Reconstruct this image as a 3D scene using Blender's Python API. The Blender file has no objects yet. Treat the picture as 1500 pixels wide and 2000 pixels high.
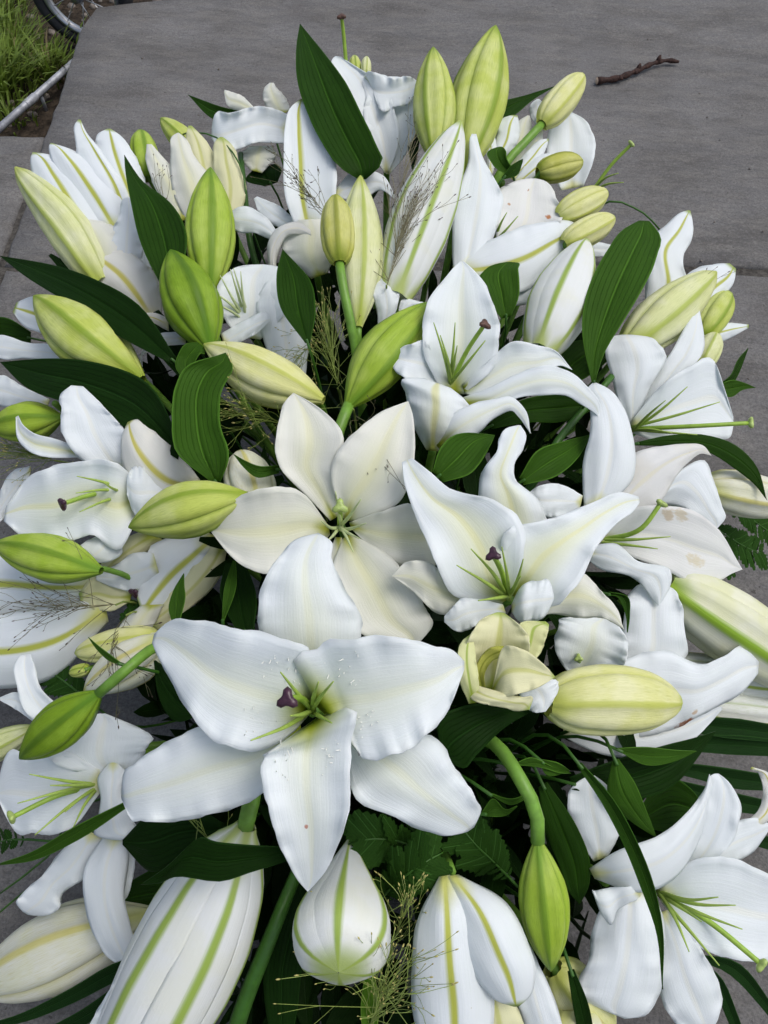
import bpy, bmesh, math, random
import numpy as np
from mathutils import Vector, noise

# ------------------------------------------------------------------ camera, sky, sun, exposure
F_PX, CAM_H, PITCH = 1500.0, 0.85, math.radians(58)
scene = bpy.context.scene
col = scene.collection
cam_data = bpy.data.cameras.new('camera')
cam = bpy.data.objects.new('camera', cam_data); col.objects.link(cam)
cam.location = (0, 0, CAM_H); cam.rotation_euler = (math.pi/2 - PITCH, 0, 0)
cam_data.sensor_fit = 'VERTICAL'; cam_data.sensor_height = 24.0; cam_data.lens = 24.0*F_PX/2000.0
cam_data.clip_start = 0.01; cam_data.clip_end = 500
scene.camera = cam

SUN_EL, SUN_ROT = math.radians(64), math.radians(85)
world = bpy.data.worlds.new('World'); scene.world = world; world.use_nodes = True
wn = world.node_tree.nodes; wl = world.node_tree.links; wn.clear()
sky = wn.new('ShaderNodeTexSky'); sky.sky_type = 'NISHITA'; sky.sun_disc = False
sky.sun_elevation = SUN_EL; sky.sun_rotation = SUN_ROT; sky.dust_density = 4.0; sky.air_density = 1.0
hs = wn.new('ShaderNodeHueSaturation'); hs.inputs['Saturation'].default_value = 0.75
bg = wn.new('ShaderNodeBackground'); bg.inputs['Strength'].default_value = 0.125
wo = wn.new('ShaderNodeOutputWorld')
wl.new(sky.outputs[0], hs.inputs['Color']); wl.new(hs.outputs[0], bg.inputs['Color']); wl.new(bg.outputs[0], wo.inputs[0])
sun_d = bpy.data.lights.new('sun', 'SUN'); sun_d.energy = 0.8; sun_d.angle = math.radians(30); sun_d.color = (1.0, 0.98, 0.96)
sun = bpy.data.objects.new('sun', sun_d); col.objects.link(sun)
sd = Vector((math.sin(SUN_ROT)*math.cos(SUN_EL), math.cos(SUN_ROT)*math.cos(SUN_EL), math.sin(SUN_EL)))
sun.rotation_euler = (-sd).to_track_quat('-Z', 'Y').to_euler(); sun.location = sd*5
vs = scene.view_settings; vs.view_transform = 'Standard'; vs.look = 'None'; vs.gamma = 1.0
vs.use_curve_mapping = False; vs.exposure = 0.34

# ------------------------------------------------------------------ helpers
rng = np.random.default_rng(7); random.seed(7)
SP, CP = math.sin(PITCH), math.cos(PITCH)
CAMP = np.array([0, 0, CAM_H])
RIGHT = np.array([1.0, 0, 0]); UP = np.array([0, SP, CP]); FWD = np.array([0, CP, -SP])
def W(x, y, d):                                   # photo pixel at a given distance -> place in metres
    x = np.asarray(x, float); y = np.asarray(y, float); d = np.asarray(d, float)
    return CAMP + ((x-750)/F_PX*d)[..., None]*RIGHT + ((1000-y)/F_PX*d)[..., None]*UP + d[..., None]*FWD
def Wp(x, y, d): return W(np.array(x), np.array(y), np.array(d))
def G(x, y, z=0.0):                               # photo pixel -> point of the ground
    v = (1000-y)/F_PX
    d = (CAM_H - z)/(SP - v*CP)
    return Wp(x, y, d)
def D(x, y):                                      # distance of the top of the flower mound
    x = np.asarray(x, float); y = np.asarray(y, float)
    base = np.where(y < 1300, .86 - .0003*(y-100), .47 + .03*np.exp(-(y-1300)/100))
    return base + .12*((x-750)/750)**2
def S(h):
    c = [int(h[i:i+2], 16)/255 for i in (0, 2, 4)]
    return tuple((v/12.92 if v <= .04045 else ((v+.055)/1.055)**2.4) for v in c)
def hermite(t, P, ts):                            # smooth curve through the rows of P at parameters t
    t = np.asarray(t, float); P = np.asarray(P, float); n = len(t)
    m = np.zeros_like(P)
    for i in range(n):
        if i == 0: m[i] = (P[1]-P[0])/(t[1]-t[0])
        elif i == n-1: m[i] = (P[-1]-P[-2])/(t[-1]-t[-2])
        else:
            a = (P[i]-P[i-1])/(t[i]-t[i-1]); b = (P[i+1]-P[i])/(t[i+1]-t[i])
            h0 = t[i]-t[i-1]; h1 = t[i+1]-t[i]
            m[i] = (a*h1+b*h0)/(h0+h1)
    out = np.zeros((len(ts), P.shape[1]))
    for k, s in enumerate(ts):
        i = min(max(np.searchsorted(t, s)-1, 0), n-2)
        h = t[i+1]-t[i]; u = (s-t[i])/h
        out[k] = ((2*u**3-3*u**2+1)*P[i] + (u**3-2*u**2+u)*h*m[i] + (-2*u**3+3*u**2)*P[i+1] + (u**3-u**2)*h*m[i+1])
    return out
def path(pts, n):
    P = np.asarray(pts, float); seg = np.linalg.norm(np.diff(P, axis=0), axis=1)
    t = np.concatenate([[0], np.cumsum(np.maximum(seg, 1e-6))]); t /= t[-1]
    return hermite(t, P, np.linspace(0, 1, n))
def tube_data(P, R, n=7):
    P = np.asarray(P, float); R = np.broadcast_to(np.asarray(R, float), (len(P),))
    T = np.gradient(P, axis=0); T /= np.linalg.norm(T, axis=1)[:, None]+1e-12
    ref = np.array([0, 0, 1.0]) if abs(T[0][2]) < .9 else np.array([1.0, 0, 0])
    N = np.cross(T[0], ref); N /= np.linalg.norm(N)
    V = []; a = np.linspace(0, 2*math.pi, n, endpoint=False)
    for i in range(len(P)):
        N = N - T[i]*np.dot(N, T[i]); N /= np.linalg.norm(N)+1e-12
        B = np.cross(T[i], N)
        V.append(P[i] + R[i]*(np.cos(a)[:, None]*N + np.sin(a)[:, None]*B))
    V = np.concatenate(V); Fc = []
    for i in range(len(P)-1):
        for j in range(n):
            k = (j+1) % n
            Fc.append((i*n+j, i*n+k, (i+1)*n+k, (i+1)*n+j))
    Fc.append(tuple(range(n-1, -1, -1))); Fc.append(tuple((len(P)-1)*n+j for j in range(n)))
    return V, Fc
def mesh_obj(name, V, Fc, mat, parent=None, uv=None, smooth=True, origin=None):
    me = bpy.data.meshes.new(name)
    o0 = np.array(parent.location) if parent is not None else (np.array(origin) if origin is not None else np.zeros(3))
    if parent is not None and parent.parent is not None: o0 = o0 + np.array(parent.parent.location)
    me.from_pydata((np.asarray(V)-o0).tolist(), [], [tuple(f) for f in Fc])
    if uv is not None:
        ul = me.uv_layers.new(name='UVMap'); idx = np.zeros(len(me.loops), dtype=np.int32)
        me.loops.foreach_get('vertex_index', idx)
        ul.data.foreach_set('uv', np.asarray(uv, dtype=np.float32)[idx].ravel())
    if smooth: me.polygons.foreach_set('use_smooth', np.ones(len(me.polygons), dtype=bool))
    me.materials.append(mat); me.update()
    ob = bpy.data.objects.new(name, me); col.objects.link(ob)
    if parent is not None: ob.parent = parent
    else: ob.location = o0
    return ob
def thing(name, label, cat, loc, group=None):
    o = bpy.data.objects.new(name, None); col.objects.link(o); o.empty_display_size = .02
    o.location = tuple(float(v) for v in loc); o['label'] = label; o['category'] = cat
    if group: o['group'] = group
    return o
def tag(o, label, cat=None, group=None, kind=None):
    o['label'] = label
    if cat: o['category'] = cat
    if group: o['group'] = group
    if kind: o['kind'] = kind
    return o
def merge(parts):
    V = []; Fc = []; n = 0
    for v, f in parts:
        V.append(np.asarray(v)); Fc += [tuple(i+n for i in q) for q in f]; n += len(v)
    return np.concatenate(V), Fc

# ------------------------------------------------------------------ materials
MATS = {}
class NT:
    def __init__(s, name):
        s.m = bpy.data.materials.new(name); s.m.use_nodes = True
        s.n = s.m.node_tree.nodes; s.l = s.m.node_tree.links; s.n.clear()
        s.out = s.n.new('ShaderNodeOutputMaterial')
    def node(s, t, **kw):
        nd = s.n.new(t)
        for k, v in kw.items(): setattr(nd, k, v)
        return nd
    def set(s, sock, v):
        if isinstance(v, bpy.types.NodeSocket): s.l.new(v, sock)
        elif isinstance(v, tuple) and len(v) == 3 and sock.type == 'RGBA': sock.default_value = (*v, 1)
        else: sock.default_value = v
    def math(s, op, a, b=0.0, clamp=False):
        nd = s.node('ShaderNodeMath', operation=op); nd.use_clamp = clamp
        s.set(nd.inputs[0], a); s.set(nd.inputs[1], b); return nd.outputs[0]
    def ramp(s, v, a, b, lo=0.0, hi=1.0):
        nd = s.node('ShaderNodeMapRange', interpolation_type='SMOOTHSTEP'); s.set(nd.inputs[0], v)
        for i, q in zip((1, 2, 3, 4), (a, b, lo, hi)): nd.inputs[i].default_value = q
        return nd.outputs[0]
    def mix(s, f, a, b, bt='MIX'):
        nd = s.node('ShaderNodeMix', data_type='RGBA', blend_type=bt)
        s.set(nd.inputs[0], f); s.set(nd.inputs[6], a); s.set(nd.inputs[7], b); return nd.outputs[2]
    def noise(s, vec, scale, detail=3.0, rough=.55, mapscale=None):
        if mapscale is not None:
            mp = s.node('ShaderNodeMapping'); s.l.new(vec, mp.inputs[0]); mp.inputs['Scale'].default_value = mapscale; vec = mp.outputs[0]
        nd = s.node('ShaderNodeTexNoise'); s.l.new(vec, nd.inputs['Vector'])
        nd.inputs['Scale'].default_value = scale; nd.inputs['Detail'].default_value = detail; nd.inputs['Roughness'].default_value = rough
        return nd.outputs[0]
    def bump(s, h, strength, dist=.001):
        nd = s.node('ShaderNodeBump'); nd.inputs['Strength'].default_value = strength; nd.inputs['Distance'].default_value = dist
        s.l.new(h, nd.inputs['Height']); return nd.outputs[0]
    def finish(s, color, rough=.5, spec=.5, normal=None, transl=0.0, tcol=None, coat=0.0):
        p = s.node('ShaderNodeBsdfPrincipled'); s.set(p.inputs['Base Color'], color); s.set(p.inputs['Roughness'], rough)
        p.inputs['Specular IOR Level'].default_value = spec
        if coat: p.inputs['Coat Weight'].default_value = coat; p.inputs['Coat Roughness'].default_value = .3
        if normal is not None: s.l.new(normal, p.inputs['Normal'])
        sh = p.outputs[0]
        if transl > 0:
            t = s.node('ShaderNodeBsdfTranslucent'); s.set(t.inputs[0], tcol if tcol is not None else color)
            if normal is not None: s.l.new(normal, t.inputs['Normal'])
            mx = s.node('ShaderNodeMixShader'); mx.inputs[0].default_value = transl
            s.l.new(sh, mx.inputs[1]); s.l.new(t.outputs[0], mx.inputs[2]); sh = mx.outputs[0]
        s.l.new(sh, s.out.inputs[0]); return s.m

def tepal_mat(name, body, rib, ribw=.12, ribs=.6, base=None, basel=.2, tip=None, tipl=.08, transl=.2, mott=.5, mid=None, spots=0.0, rough=.48, blem=(), glow=0.0, spec=.34, bud=False):
    k = NT(name); tc = k.node('ShaderNodeTexCoord'); sx = k.node('ShaderNodeSeparateXYZ'); k.l.new(tc.outputs['UV'], sx.inputs[0])
    v = k.math('ABSOLUTE', k.math('SUBTRACT', sx.outputs[0], .5)); v = k.math('MULTIPLY', v, 2.0); u = sx.outputs[1]
    oi = k.node('ShaderNodeObjectInfo')
    streak = k.noise(tc.outputs['UV'], 1.0, 4, .6, (46, 2.2, 1)); fine = k.noise(tc.outputs['UV'], 1.0, 3, .6, (150, 12, 1))
    blot = k.noise(tc.outputs['Object'], 34, 3, .55)
    c = k.mix(k.ramp(blot, .38, .68, 0, mott), body, mid if mid else tuple(b*q for b, q in zip(body, (.95, .97, .92))))
    c = k.mix(k.ramp(streak, .45, .8, 0, .35), c, tuple(b*q for b, q in zip(body, (.90, .93, .86))))
    if glow:
        gm = k.math('MULTIPLY', k.ramp(v, .08, .75, glow, 0), k.ramp(u, .35, 1.0, 1, .25)); c = k.mix(gm, c, S('e3e59a'))
    w = k.math('ADD', v, k.math('MULTIPLY', k.math('SUBTRACT', streak, .5), .12))
    c = k.mix(k.ramp(w, ribw*.35, ribw*1.6, ribs, 0), c, rib)
    if bud:
        c = k.mix(k.ramp(fine, .42, .72, 0, .4), c, tuple(q*.82 for q in rib)); c = k.mix(k.ramp(v, .86, 1.0, 0, .5), c, tuple(q*.8 for q in rib))
    if base: 
        bl = k.math('ADD', u, k.math('MULTIPLY', v, basel*.8))
        c = k.mix(k.ramp(bl, basel*.25, basel*1.3, 1, 0), c, base)
    if tip: c = k.mix(k.ramp(u, 1-tipl*1.6, 1-tipl*.2, 0, .9), c, tip)
    if spots:
        sp = k.noise(tc.outputs['Object'], 95, 1, .4); c = k.mix(k.ramp(sp, .79-spots, .84-spots, 0, .75), c, S('a8693a'))
    for (bv, bu, rv, ru, bc, bs) in blem:
        dx = k.math('DIVIDE', k.math('SUBTRACT', sx.outputs[0], bv), rv); dy = k.math('DIVIDE', k.math('SUBTRACT', u, bu), ru)
        rr_ = k.math('ADD', k.math('MULTIPLY', dx, dx), k.math('MULTIPLY', dy, dy))
        rr_ = k.math('ADD', rr_, k.math('MULTIPLY', k.math('SUBTRACT', k.noise(tc.outputs['UV'], 24, 3, .6), .5), 2.6))
        c = k.mix(k.ramp(rr_, .2, 1.1, bs, 0), c, bc)
    cell = k.noise(tc.outputs['Object'], 620, 2, .5)
    h = k.math('ADD', k.math('MULTIPLY', streak, .7), k.math('ADD', k.math('MULTIPLY', fine, .25), k.math('MULTIPLY', cell, .22)))
    nb = k.bump(h, .45 if bud else .36, .0012)
    MATS[name] = k.finish(c, rough, spec, nb, transl, k.mix(.2, c, (.80, .92, .66))); return MATS[name]

WH = (.835, .885, .905)
tepal_mat('petal_white', WH, S('eceecb'), .09, .35, S('a3b02c'), .19, None, transl=.24, mott=.25, glow=.2)
tepal_mat('petal_warm', WH, S('e9e8a8'), .08, .5, S('b8c34c'), .15, None, transl=.22, mott=.25, glow=.45)
tepal_mat('petal_plain', WH, S('f1f1e2'), .08, .4, S('dfe0a0'), .12, None, transl=.22, mott=.25)
tepal_mat('petal_cream', (.81, .82, .75), S('e9e8b4'), .12, .35, S('b4ba48'), .14, None, transl=.22, mott=.3, glow=.3)
tepal_mat('petal_rib', WH, S('b9bf3c'), .10, .95, S('d4d77a'), .22, S('93a83a'), .03, transl=.2, mott=.3)
tepal_mat('petal_yellow_rib', (.84, .84, .78), S('cdc64c'), .11, .9, S('e9e6b8'), .2, S('a9b148'), .03, transl=.2, mott=.3)
tepal_mat('petal_old', (.80, .81, .79), S('e6e3c8'), .08, .6, S('c4c486'), .12, None, transl=.2, mott=.5, mid=(.74, .71, .60), spots=.03)
tepal_mat('petal_browned', (.80, .81, .79), S('eeeede'), .05, .6, S('c4c486'), .12, None, transl=.2, mott=.4, blem=[(.12, .48, .11, .045, S('bfa677'), .6), (.66, .66, .1, .07, S('d2c69c'), .6), (.1, .56, .1, .05, S('cdbd95'), .6)])
tepal_mat('petal_flecked', (.82, .83, .80), S('efeedd'), .06, .6, S('c4c486'), .12, None, transl=.2, mott=.4, blem=[(.80, .50, .05, .035, S('c07a3c'), .95), (.22, .55, .03, .02, S('b98a5c'), .8), (.45, .80, .02, .02, S('b98a5c'), .8)])
tepal_mat('petal_scarred', WH, S('f1f1e2'), .08, .4, S('dfe0a0'), .12, None, transl=.2, mott=.3, blem=[(.985, .56, .05, .06, S('a5602e'), .95), (.88, .62, .05, .02, S('c4a070'), .7)])
tepal_mat('petal_redmark', WH, S('eceecb'), .09, .35, S('a3b02c'), .19, None, transl=.24, mott=.25, blem=[(.56, .62, .03, .014, S('c07a60'), .85)], glow=.16)
tepal_mat('bud_whitegreen', (.80, .81, .64), S('8cb02f'), .15, 1.0, S('9dbb40'), .14, S('9db54a'), .06, transl=.12, mott=.6, mid=S('d5d9a0'), rough=.42)
tepal_mat('petal_soft_rib', WH, S('d9d678'), .12, .6, S('c9cf6a'), .2, None, transl=.22, mott=.25, glow=.3)
tepal_mat('petal_lime', (.74, .76, .40), S('9bb53a'), .12, .85, S('98ad33'), .3, S('97b043'), .08, transl=.2)
tepal_mat('petal_butter', (.80, .79, .50), S('c3c75a'), .12, .6, S('aab43c'), .2, S('a8bd55'), .06, transl=.22)
# buds
BK = dict(spec=.22, bud=True)
tepal_mat('bud_lime', S('bfcc62'), S('7d9a26'), .12, .8, S('93aa34'), .2, S('86a030'), .1, transl=.1, mott=.75, mid=S('d6dd94'), rough=.45, **BK)
tepal_mat('bud_green', S('9db93a'), S('5f8420'), .15, .75, S('6f962a'), .25, S('6a9026'), .12, transl=.08, mott=.7, mid=S('b7cb62'), rough=.42, **BK)
tepal_mat('bud_deep', S('76961e'), S('446814'), .16, .75, S('5a841c'), .25, S('557c1a'), .12, transl=.08, mott=.65, mid=S('93b23a'), rough=.4, **BK)
tepal_mat('bud_pale', S('dde2a6'), S('a6b844'), .11, .8, S('b3c257'), .22, S('b9c45c'), .1, transl=.12, mott=.7, mid=S('e9ebc8'), rough=.45, **BK)
tepal_mat('bud_yellow', S('e0e19a'), S('b9c24e'), .1, .75, S('c5cd66'), .18, S('b5c455'), .07, transl=.12, mott=.65, mid=S('eeedc6'), rough=.45, **BK)
tepal_mat('bud_cream', (.80, .81, .70), S('cfc65e'), .1, .75, S('ccd084'), .25, S('c4c46a'), .06, transl=.14, mott=.5, mid=S('e4e6c0'), rough=.46, **BK)
tepal_mat('bud_white', (.82, .85, .82), S('a6bb4e'), .085, 1.0, S('b7c66c'), .16, S('93ad44'), .05, transl=.14, mott=.3, rough=.46, **BK)
tepal_mat('bud_white6', (.83, .86, .84), S('97b242'), .17, .95, S('b9c878'), .16, S('a9be5c'), .05, transl=.16, mott=.45, mid=S('e6e8d2'), rough=.48, spec=.25)
tepal_mat('bud_olive', S('bdbf5a'), S('878f2c'), .15, .8, S('8c9a32'), .25, S('9aa43a'), .1, transl=.08, mott=.65, mid=S('d6d692'), rough=.42, **BK)

def leaf_mat(name, colr, vein, rough=.42, transl=.12):
    k = NT(name); tc = k.node('ShaderNodeTexCoord'); sx = k.node('ShaderNodeSeparateXYZ'); k.l.new(tc.outputs['UV'], sx.inputs[0])
    v = k.math('ABSOLUTE', k.math('SUBTRACT', sx.outputs[0], .5)); v2 = k.math('MULTIPLY', v, 2.0)
    wob = k.noise(tc.outputs['UV'], 1.0, 2, .5, (3, 2, 1))
    ph = k.math('ADD', k.math('MULTIPLY', v2, 5.0), k.math('MULTIPLY', wob, .35))
    fr = k.math('ABSOLUTE', k.math('SUBTRACT', k.math('FRACT', ph), .5)); line = k.ramp(fr, .0, .09, 1, 0)
    fine = k.noise(tc.outputs['UV'], 1.0, 3, .6, (110, 4, 1)); blot = k.noise(tc.outputs['Object'], 26, 4, .6)
    c = k.mix(k.ramp(blot, .3, .7, 0, .5), colr, tuple(q*1.45 for q in colr))
    c = k.mix(k.ramp(fine, .45, .75, 0, .35), c, tuple(q*.62 for q in colr))
    c = k.mix(k.math('MULTIPLY', line, .6), c, tuple(q*.4 for q in colr))
    dust = k.noise(tc.outputs['Object'], 90, 5, .7); c = k.mix(k.ramp(dust, .6, .8, 0, .3), c, vein)
    c = k.mix(k.ramp(v2, .0, .07, .5, 0), c, vein)
    c = k.mix(k.ramp(v2, .93, 1.0, 0, .55), c, vein)
    h = k.math('ADD', k.math('MULTIPLY', line, -.9), k.math('MULTIPLY', fine, .4))
    h = k.math('ADD', h, k.ramp(v2, .0, .1, -1.2, 0))
    rg = k.math('ADD', rough, k.math('MULTIPLY', k.math('SUBTRACT', blot, .5), .3))
    MATS[name] = k.finish(c, rg, .05, k.bump(h, .5, .0014), transl, tuple(q*2.2 for q in colr)); return MATS[name]
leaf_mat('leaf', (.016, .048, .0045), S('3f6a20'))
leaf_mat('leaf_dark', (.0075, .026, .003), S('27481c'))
leaf_mat('leaf_mid', (.032, .085, .008), S('5d8c30'))
leaf_mat('leaf_bright', (.075, .17, .014), S('9abf50'))
leaf_mat('leaf_gap_shade', (.006, .019, .0025), S('1f3a16'))  # darker leaf copy, shade of the gaps painted into its colour
leaf_mat('fern', (.020, .060, .008), S('4f7f3a'), .5)
leaf_mat('palm', (.010, .034, .007), S('2f5224'), .34)

def plain(name, colr, var=.25, scale=60, rough=.5, bump=.2, spec=.4, transl=0, stretch=(1, 1, 1), dist=.001, metal=0):
    k = NT(name); tc = k.node('ShaderNodeTexCoord')
    n = k.noise(tc.outputs['Object'], scale, 4, .6, stretch); n2 = k.noise(tc.outputs['Object'], scale*.23, 2, .5)
    c = k.mix(k.ramp(n, .3, .7, 0, 1), tuple(q*(1-var) for q in colr), tuple(min(1, q*(1+var)) for q in colr))
    c = k.mix(k.ramp(n2, .4, .7, 0, .4), c, tuple(q*(1-var) for q in colr))
    MATS[name] = k.finish(c, rough, spec, k.bump(n, bump, dist), transl)
    if metal: k.n['Principled BSDF'].inputs['Metallic'].default_value = metal
    return MATS[name]
plain('stem', S('6f9a3a'), .2, 90, .42); plain('stem_dark', S('36601c'), .2, 90, .42)
plain('filament', S('a9c45c'), .12, 120, .4, transl=.1); plain('filament_pale', S('cfdca4'), .1, 120, .4, transl=.1)
plain('style', S('94b545'), .15, 120, .4)
plain('stigma_purple', (.045, .012, .026), .3, 400, .35, .3, .6); plain('stigma_green', S('a3b964'), .2, 300, .35, .3, .6)
plain('stigma_brown', (.10, .05, .035), .4, 400, .5, .4)
plain('papilla', (.86, .87, .80), .02, 50, .5, 0); plain('seed', S('b9b06a'), .3, 200, .5); plain('seed_dark', S('4a3c33'), .3, 200, .5)
plain('hair_stalk', S('84964a'), .3, 100, .5); plain('hair_brown', S('6d6a4a'), .3, 100, .5)
plain('bark', (.042, .020, .015), .55, 260, .75, .8, .3, dist=.002); plain('cut_wood', S('e0c4a8'), .25, 300, .7)
plain('foam', (.012, .03, .012), .4, 200, .9, .6); plain('withered', S('7a4a30'), .4, 200, .7)
plain('tyre', (.018, .019, .022), .3, 120, .6, .3); plain('rim_metal', (.45, .46, .48), .12, 40, .32, .1, metal=.85)
plain('rail_metal', (.36, .38, .41), .3, 60, .5, .3, metal=.3); plain('spoke_metal', (.5, .5, .5), .1, 40, .3, .1, metal=.9)
plain('soil', (.045, .034, .024), .6, 70, .95, 1.0, .2, dist=.01); plain('pebble', (.16, .14, .12), .5, 60, .8, .5)
plain('mortar', (.075, .07, .062), .5, 160, .95, .9, .2, dist=.004)
plain('grass_blade', (.17, .25, .035), .5, 30, .55, transl=.25); plain('grass_dry', (.24, .20, .09), .4, 30, .6, transl=.2)
plain('droplet', (.9, .92, .95), .02, 50, .05, .0, .8)

def stone_mat():
    k = NT('sandstone'); tc = k.node('ShaderNodeTexCoord'); P = tc.outputs['Object']; oi = k.node('ShaderNodeObjectInfo')
    warp = k.node('ShaderNodeMapping'); k.l.new(P, warp.inputs[0]); warp.inputs['Rotation'].default_value = (0, 0, .12)
    V = warp.outputs[0]
    big = k.noise(V, 2.6, 5, .6, (1, 2.2, 1)); med = k.noise(V, 11, 6, .62, (1, 3.4, 1)); streak = k.noise(V, 22, 6, .65, (1, 5.5, 1)); grit = k.noise(P, 380, 4, .7)
    spk = k.noise(P, 130, 2, .5)
    big2 = k.noise(P, 1.7, 6, .65, (1, 1.5, 1)); blotch = k.noise(V, 6.5, 5, .7, (1, 1.7, 1))
    c = k.mix(k.ramp(big, .3, .7), S('666564'), S('7d7c7b'))
    c = k.mix(k.ramp(blotch, .42, .66, 0, .6), c, S('56534e'))
    c = k.mix(k.ramp(big2, .52, .72, 0, .7), c, S('5d5752'))
    c = k.mix(k.ramp(blotch, .30, .44, .45, 0), c, S('868580'))
    c = k.mix(k.ramp(med, .42, .68, 0, .55), c, S('83807a'))
    c = k.mix(k.ramp(streak, .5, .72, 0, .5), c, S('5c5a56'))
    c = k.mix(k.ramp(streak, .62, .66, 0, .28), c, S('939496'))
    c = k.mix(k.ramp(grit, .4, .62, 0, .5), c, S('4c4b4a'))
    g2 = k.noise(P, 170, 5, .75); c = k.mix(k.ramp(g2, .52, .66, 0, .38), c, S('8d8c89')); c = k.mix(k.ramp(g2, .34, .46, .35, 0), c, S('4a4846'))
    c = k.mix(k.ramp(spk, .70, .74, 0, .65), c, S('3b3733'))
    c = k.mix(k.ramp(k.noise(P, 5, 3, .6), .62, .8, 0, .25), c, S('6d675e'))
    st = k.node('ShaderNodeValToRGB'); st.color_ramp.interpolation = 'CONSTANT'
    e = st.color_ramp.elements; e[0].position = 0; e[0].color = (0, 0, 0, 1); e[1].position = .44; e[1].color = (.3,)*3+(1,)
    for ps, vv in ((.53, .55), (.60, .8), (.68, 1.0)):
        q = e.new(ps); q.color = (vv,)*3+(1,)
    k.l.new(k.noise(V, 5.5, 7, .66, (1, 2.3, 1)), st.inputs[0])
    h = k.math('ADD', k.math('MULTIPLY', st.outputs[0], .55), k.math('ADD', k.math('MULTIPLY', streak, .5), k.math('MULTIPLY', grit, .3)))
    MATS['stone'] = k.finish(c, k.ramp(grit, .2, .8, .62, .85), .35, k.bump(h, .9, .007))
stone_mat()

# ------------------------------------------------------------------ the ground and the paving
def grid_sheet(name, x0, x1, y0, y1, n, z, mat, kind='structure', amp=0.0):
    xs = np.linspace(x0, x1, n); ys = np.linspace(y0, y1, n); V = []; Fc = []
    for j in range(n):
        for i in range(n): V.append((xs[i], ys[j], z + (amp*noise.noise(Vector((xs[i]*6, ys[j]*6, 0))) if amp else 0)))
    for j in range(n-1):
        for i in range(n-1): Fc.append((j*n+i, j*n+i+1, (j+1)*n+i+1, (j+1)*n+i))
    o = mesh_obj(name, V, Fc, mat); o['kind'] = kind; return o
ground = grid_sheet('ground', -60, 60, -60, 60, 2, -.12, MATS['soil']); ground['label'] = 'dark bare soil around the stone paving'
BED = [(-1.49, -.79), (1.29, -.79), (1.29, 2.17), (-.38, 1.885), (-.625, 1.835), (-.615, 1.345), (-1.49, 1.335)]
nb_ = len(BED)
bed = mesh_obj('paving', [(x, y, z) for z in (-.13, -.010) for x, y in BED],
    [tuple(range(nb_, 2*nb_))] + [(i, (i+1) % nb_, nb_+(i+1) % nb_, nb_+i) for i in range(nb_)], MATS['mortar'], smooth=False)
bed['kind'] = 'structure'; bed['label'] = 'grey riven sandstone paving with recessed mortar joints'
def slab(poly, seed, tilt=(0, 0), zoff=0.0):
    P = np.array(poly, float); n = len(P); out = []
    r = np.random.default_rng(seed)
    for i in range(n):                                   # ragged, hand-cut outline
        a, b = P[i], P[(i+1) % n]; L = np.linalg.norm(b-a); m = max(3, int(L/.018))
        nrm = np.array([b[1]-a[1], a[0]-b[0]])/L
        for q in range(m):
            t = q/m; p = a+(b-a)*t
            w = .0055*noise.noise(Vector((p[0]*9, p[1]*9, seed)))+.0035*noise.noise(Vector((p[0]*34, p[1]*34, seed+5)))
            if t*L < .02 or (1-t)*L < .02: w -= .002
            out.append(p+nrm*w)
    O = np.array(out); c = O.mean(axis=0)
    def zt(p): return zoff + .0026*noise.noise(Vector((p[0]*3.2, p[1]*6.5, seed))) + .0011*noise.noise(Vector((p[0]*13, p[1]*38, seed+3))) + tilt[0]*(p[0]-c[0])+tilt[1]*(p[1]-c[1])
    bm = bmesh.new()
    mn, mx = O.min(axis=0), O.max(axis=0)
    ring0 = [bm.verts.new((*p, -.045)) for p in O]
    ring1 = [bm.verts.new((*p, zt(p)-.006-.003*abs(noise.noise(Vector((p[0]*25, p[1]*25, 1)))))) for p in O]
    ins = O + (c-O)*(.006/np.linalg.norm(c-O, axis=1))[:, None]
    ring2 = [bm.verts.new((*p, zt(p)-.0008)) for p in ins]
    m = len(O)
    for A, B in ((ring0, ring1), (ring1, ring2)):
        for i in range(m): bm.faces.new((A[i], A[(i+1) % m], B[(i+1) % m], B[i]))
    levels = [ring2]
    for s in (.93, .84, .74, .63, .52, .41, .3, .2, .1):
        q = c + (ins-c)*s
        levels.append([bm.verts.new((*p, zt(p))) for p in q])
        for i in range(m): bm.faces.new((levels[-2][i], levels[-2][(i+1) % m], levels[-1][(i+1) % m], levels[-1][i]))
    ctr = bm.verts.new((*c, zt(c)))
    for i in range(m): bm.faces.new((levels[-1][i], levels[-1][(i+1) % m], ctr))
    bm.normal_update()
    me = bpy.data.meshes.new('slab'); bm.to_mesh(me); bm.free(); me.materials.append(MATS['stone'])
    me.polygons.foreach_set('use_smooth', np.ones(len(me.polygons), dtype=bool))
    o = bpy.data.objects.new('slab', me); col.objects.link(o); o.parent = bed; return o
slab([(-.625, 1.012), (.2, 1.026), (1.28, .985), (1.30, 2.21), (-.40, 1.90), (-.645, 1.855), (-.655, 1.80)], 1, (0, .002))
slab([(-1.5, .47), (-.633, .47), (-.640, 1.375), (-1.5, 1.36)], 2, zoff=-.003)
slab([(-.621, .47), (-.02, .46), (-.02, 1.008), (-.621, 1.0)], 3, zoff=-.002)
slab([(-.008, -.35), (1.3, -.35), (1.29, .966), (.2, 1.008), (-.008, 1.004)], 4, zoff=-.004)
slab([(-1.5, -.8), (-.02, -.8), (-.02, .448), (-1.5, .458)], 5, zoff=-.003)
slab([(-.008, -.8), (1.3, -.8), (1.3, -.362), (-.008, -.362)], 6, zoff=-.002)

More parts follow.
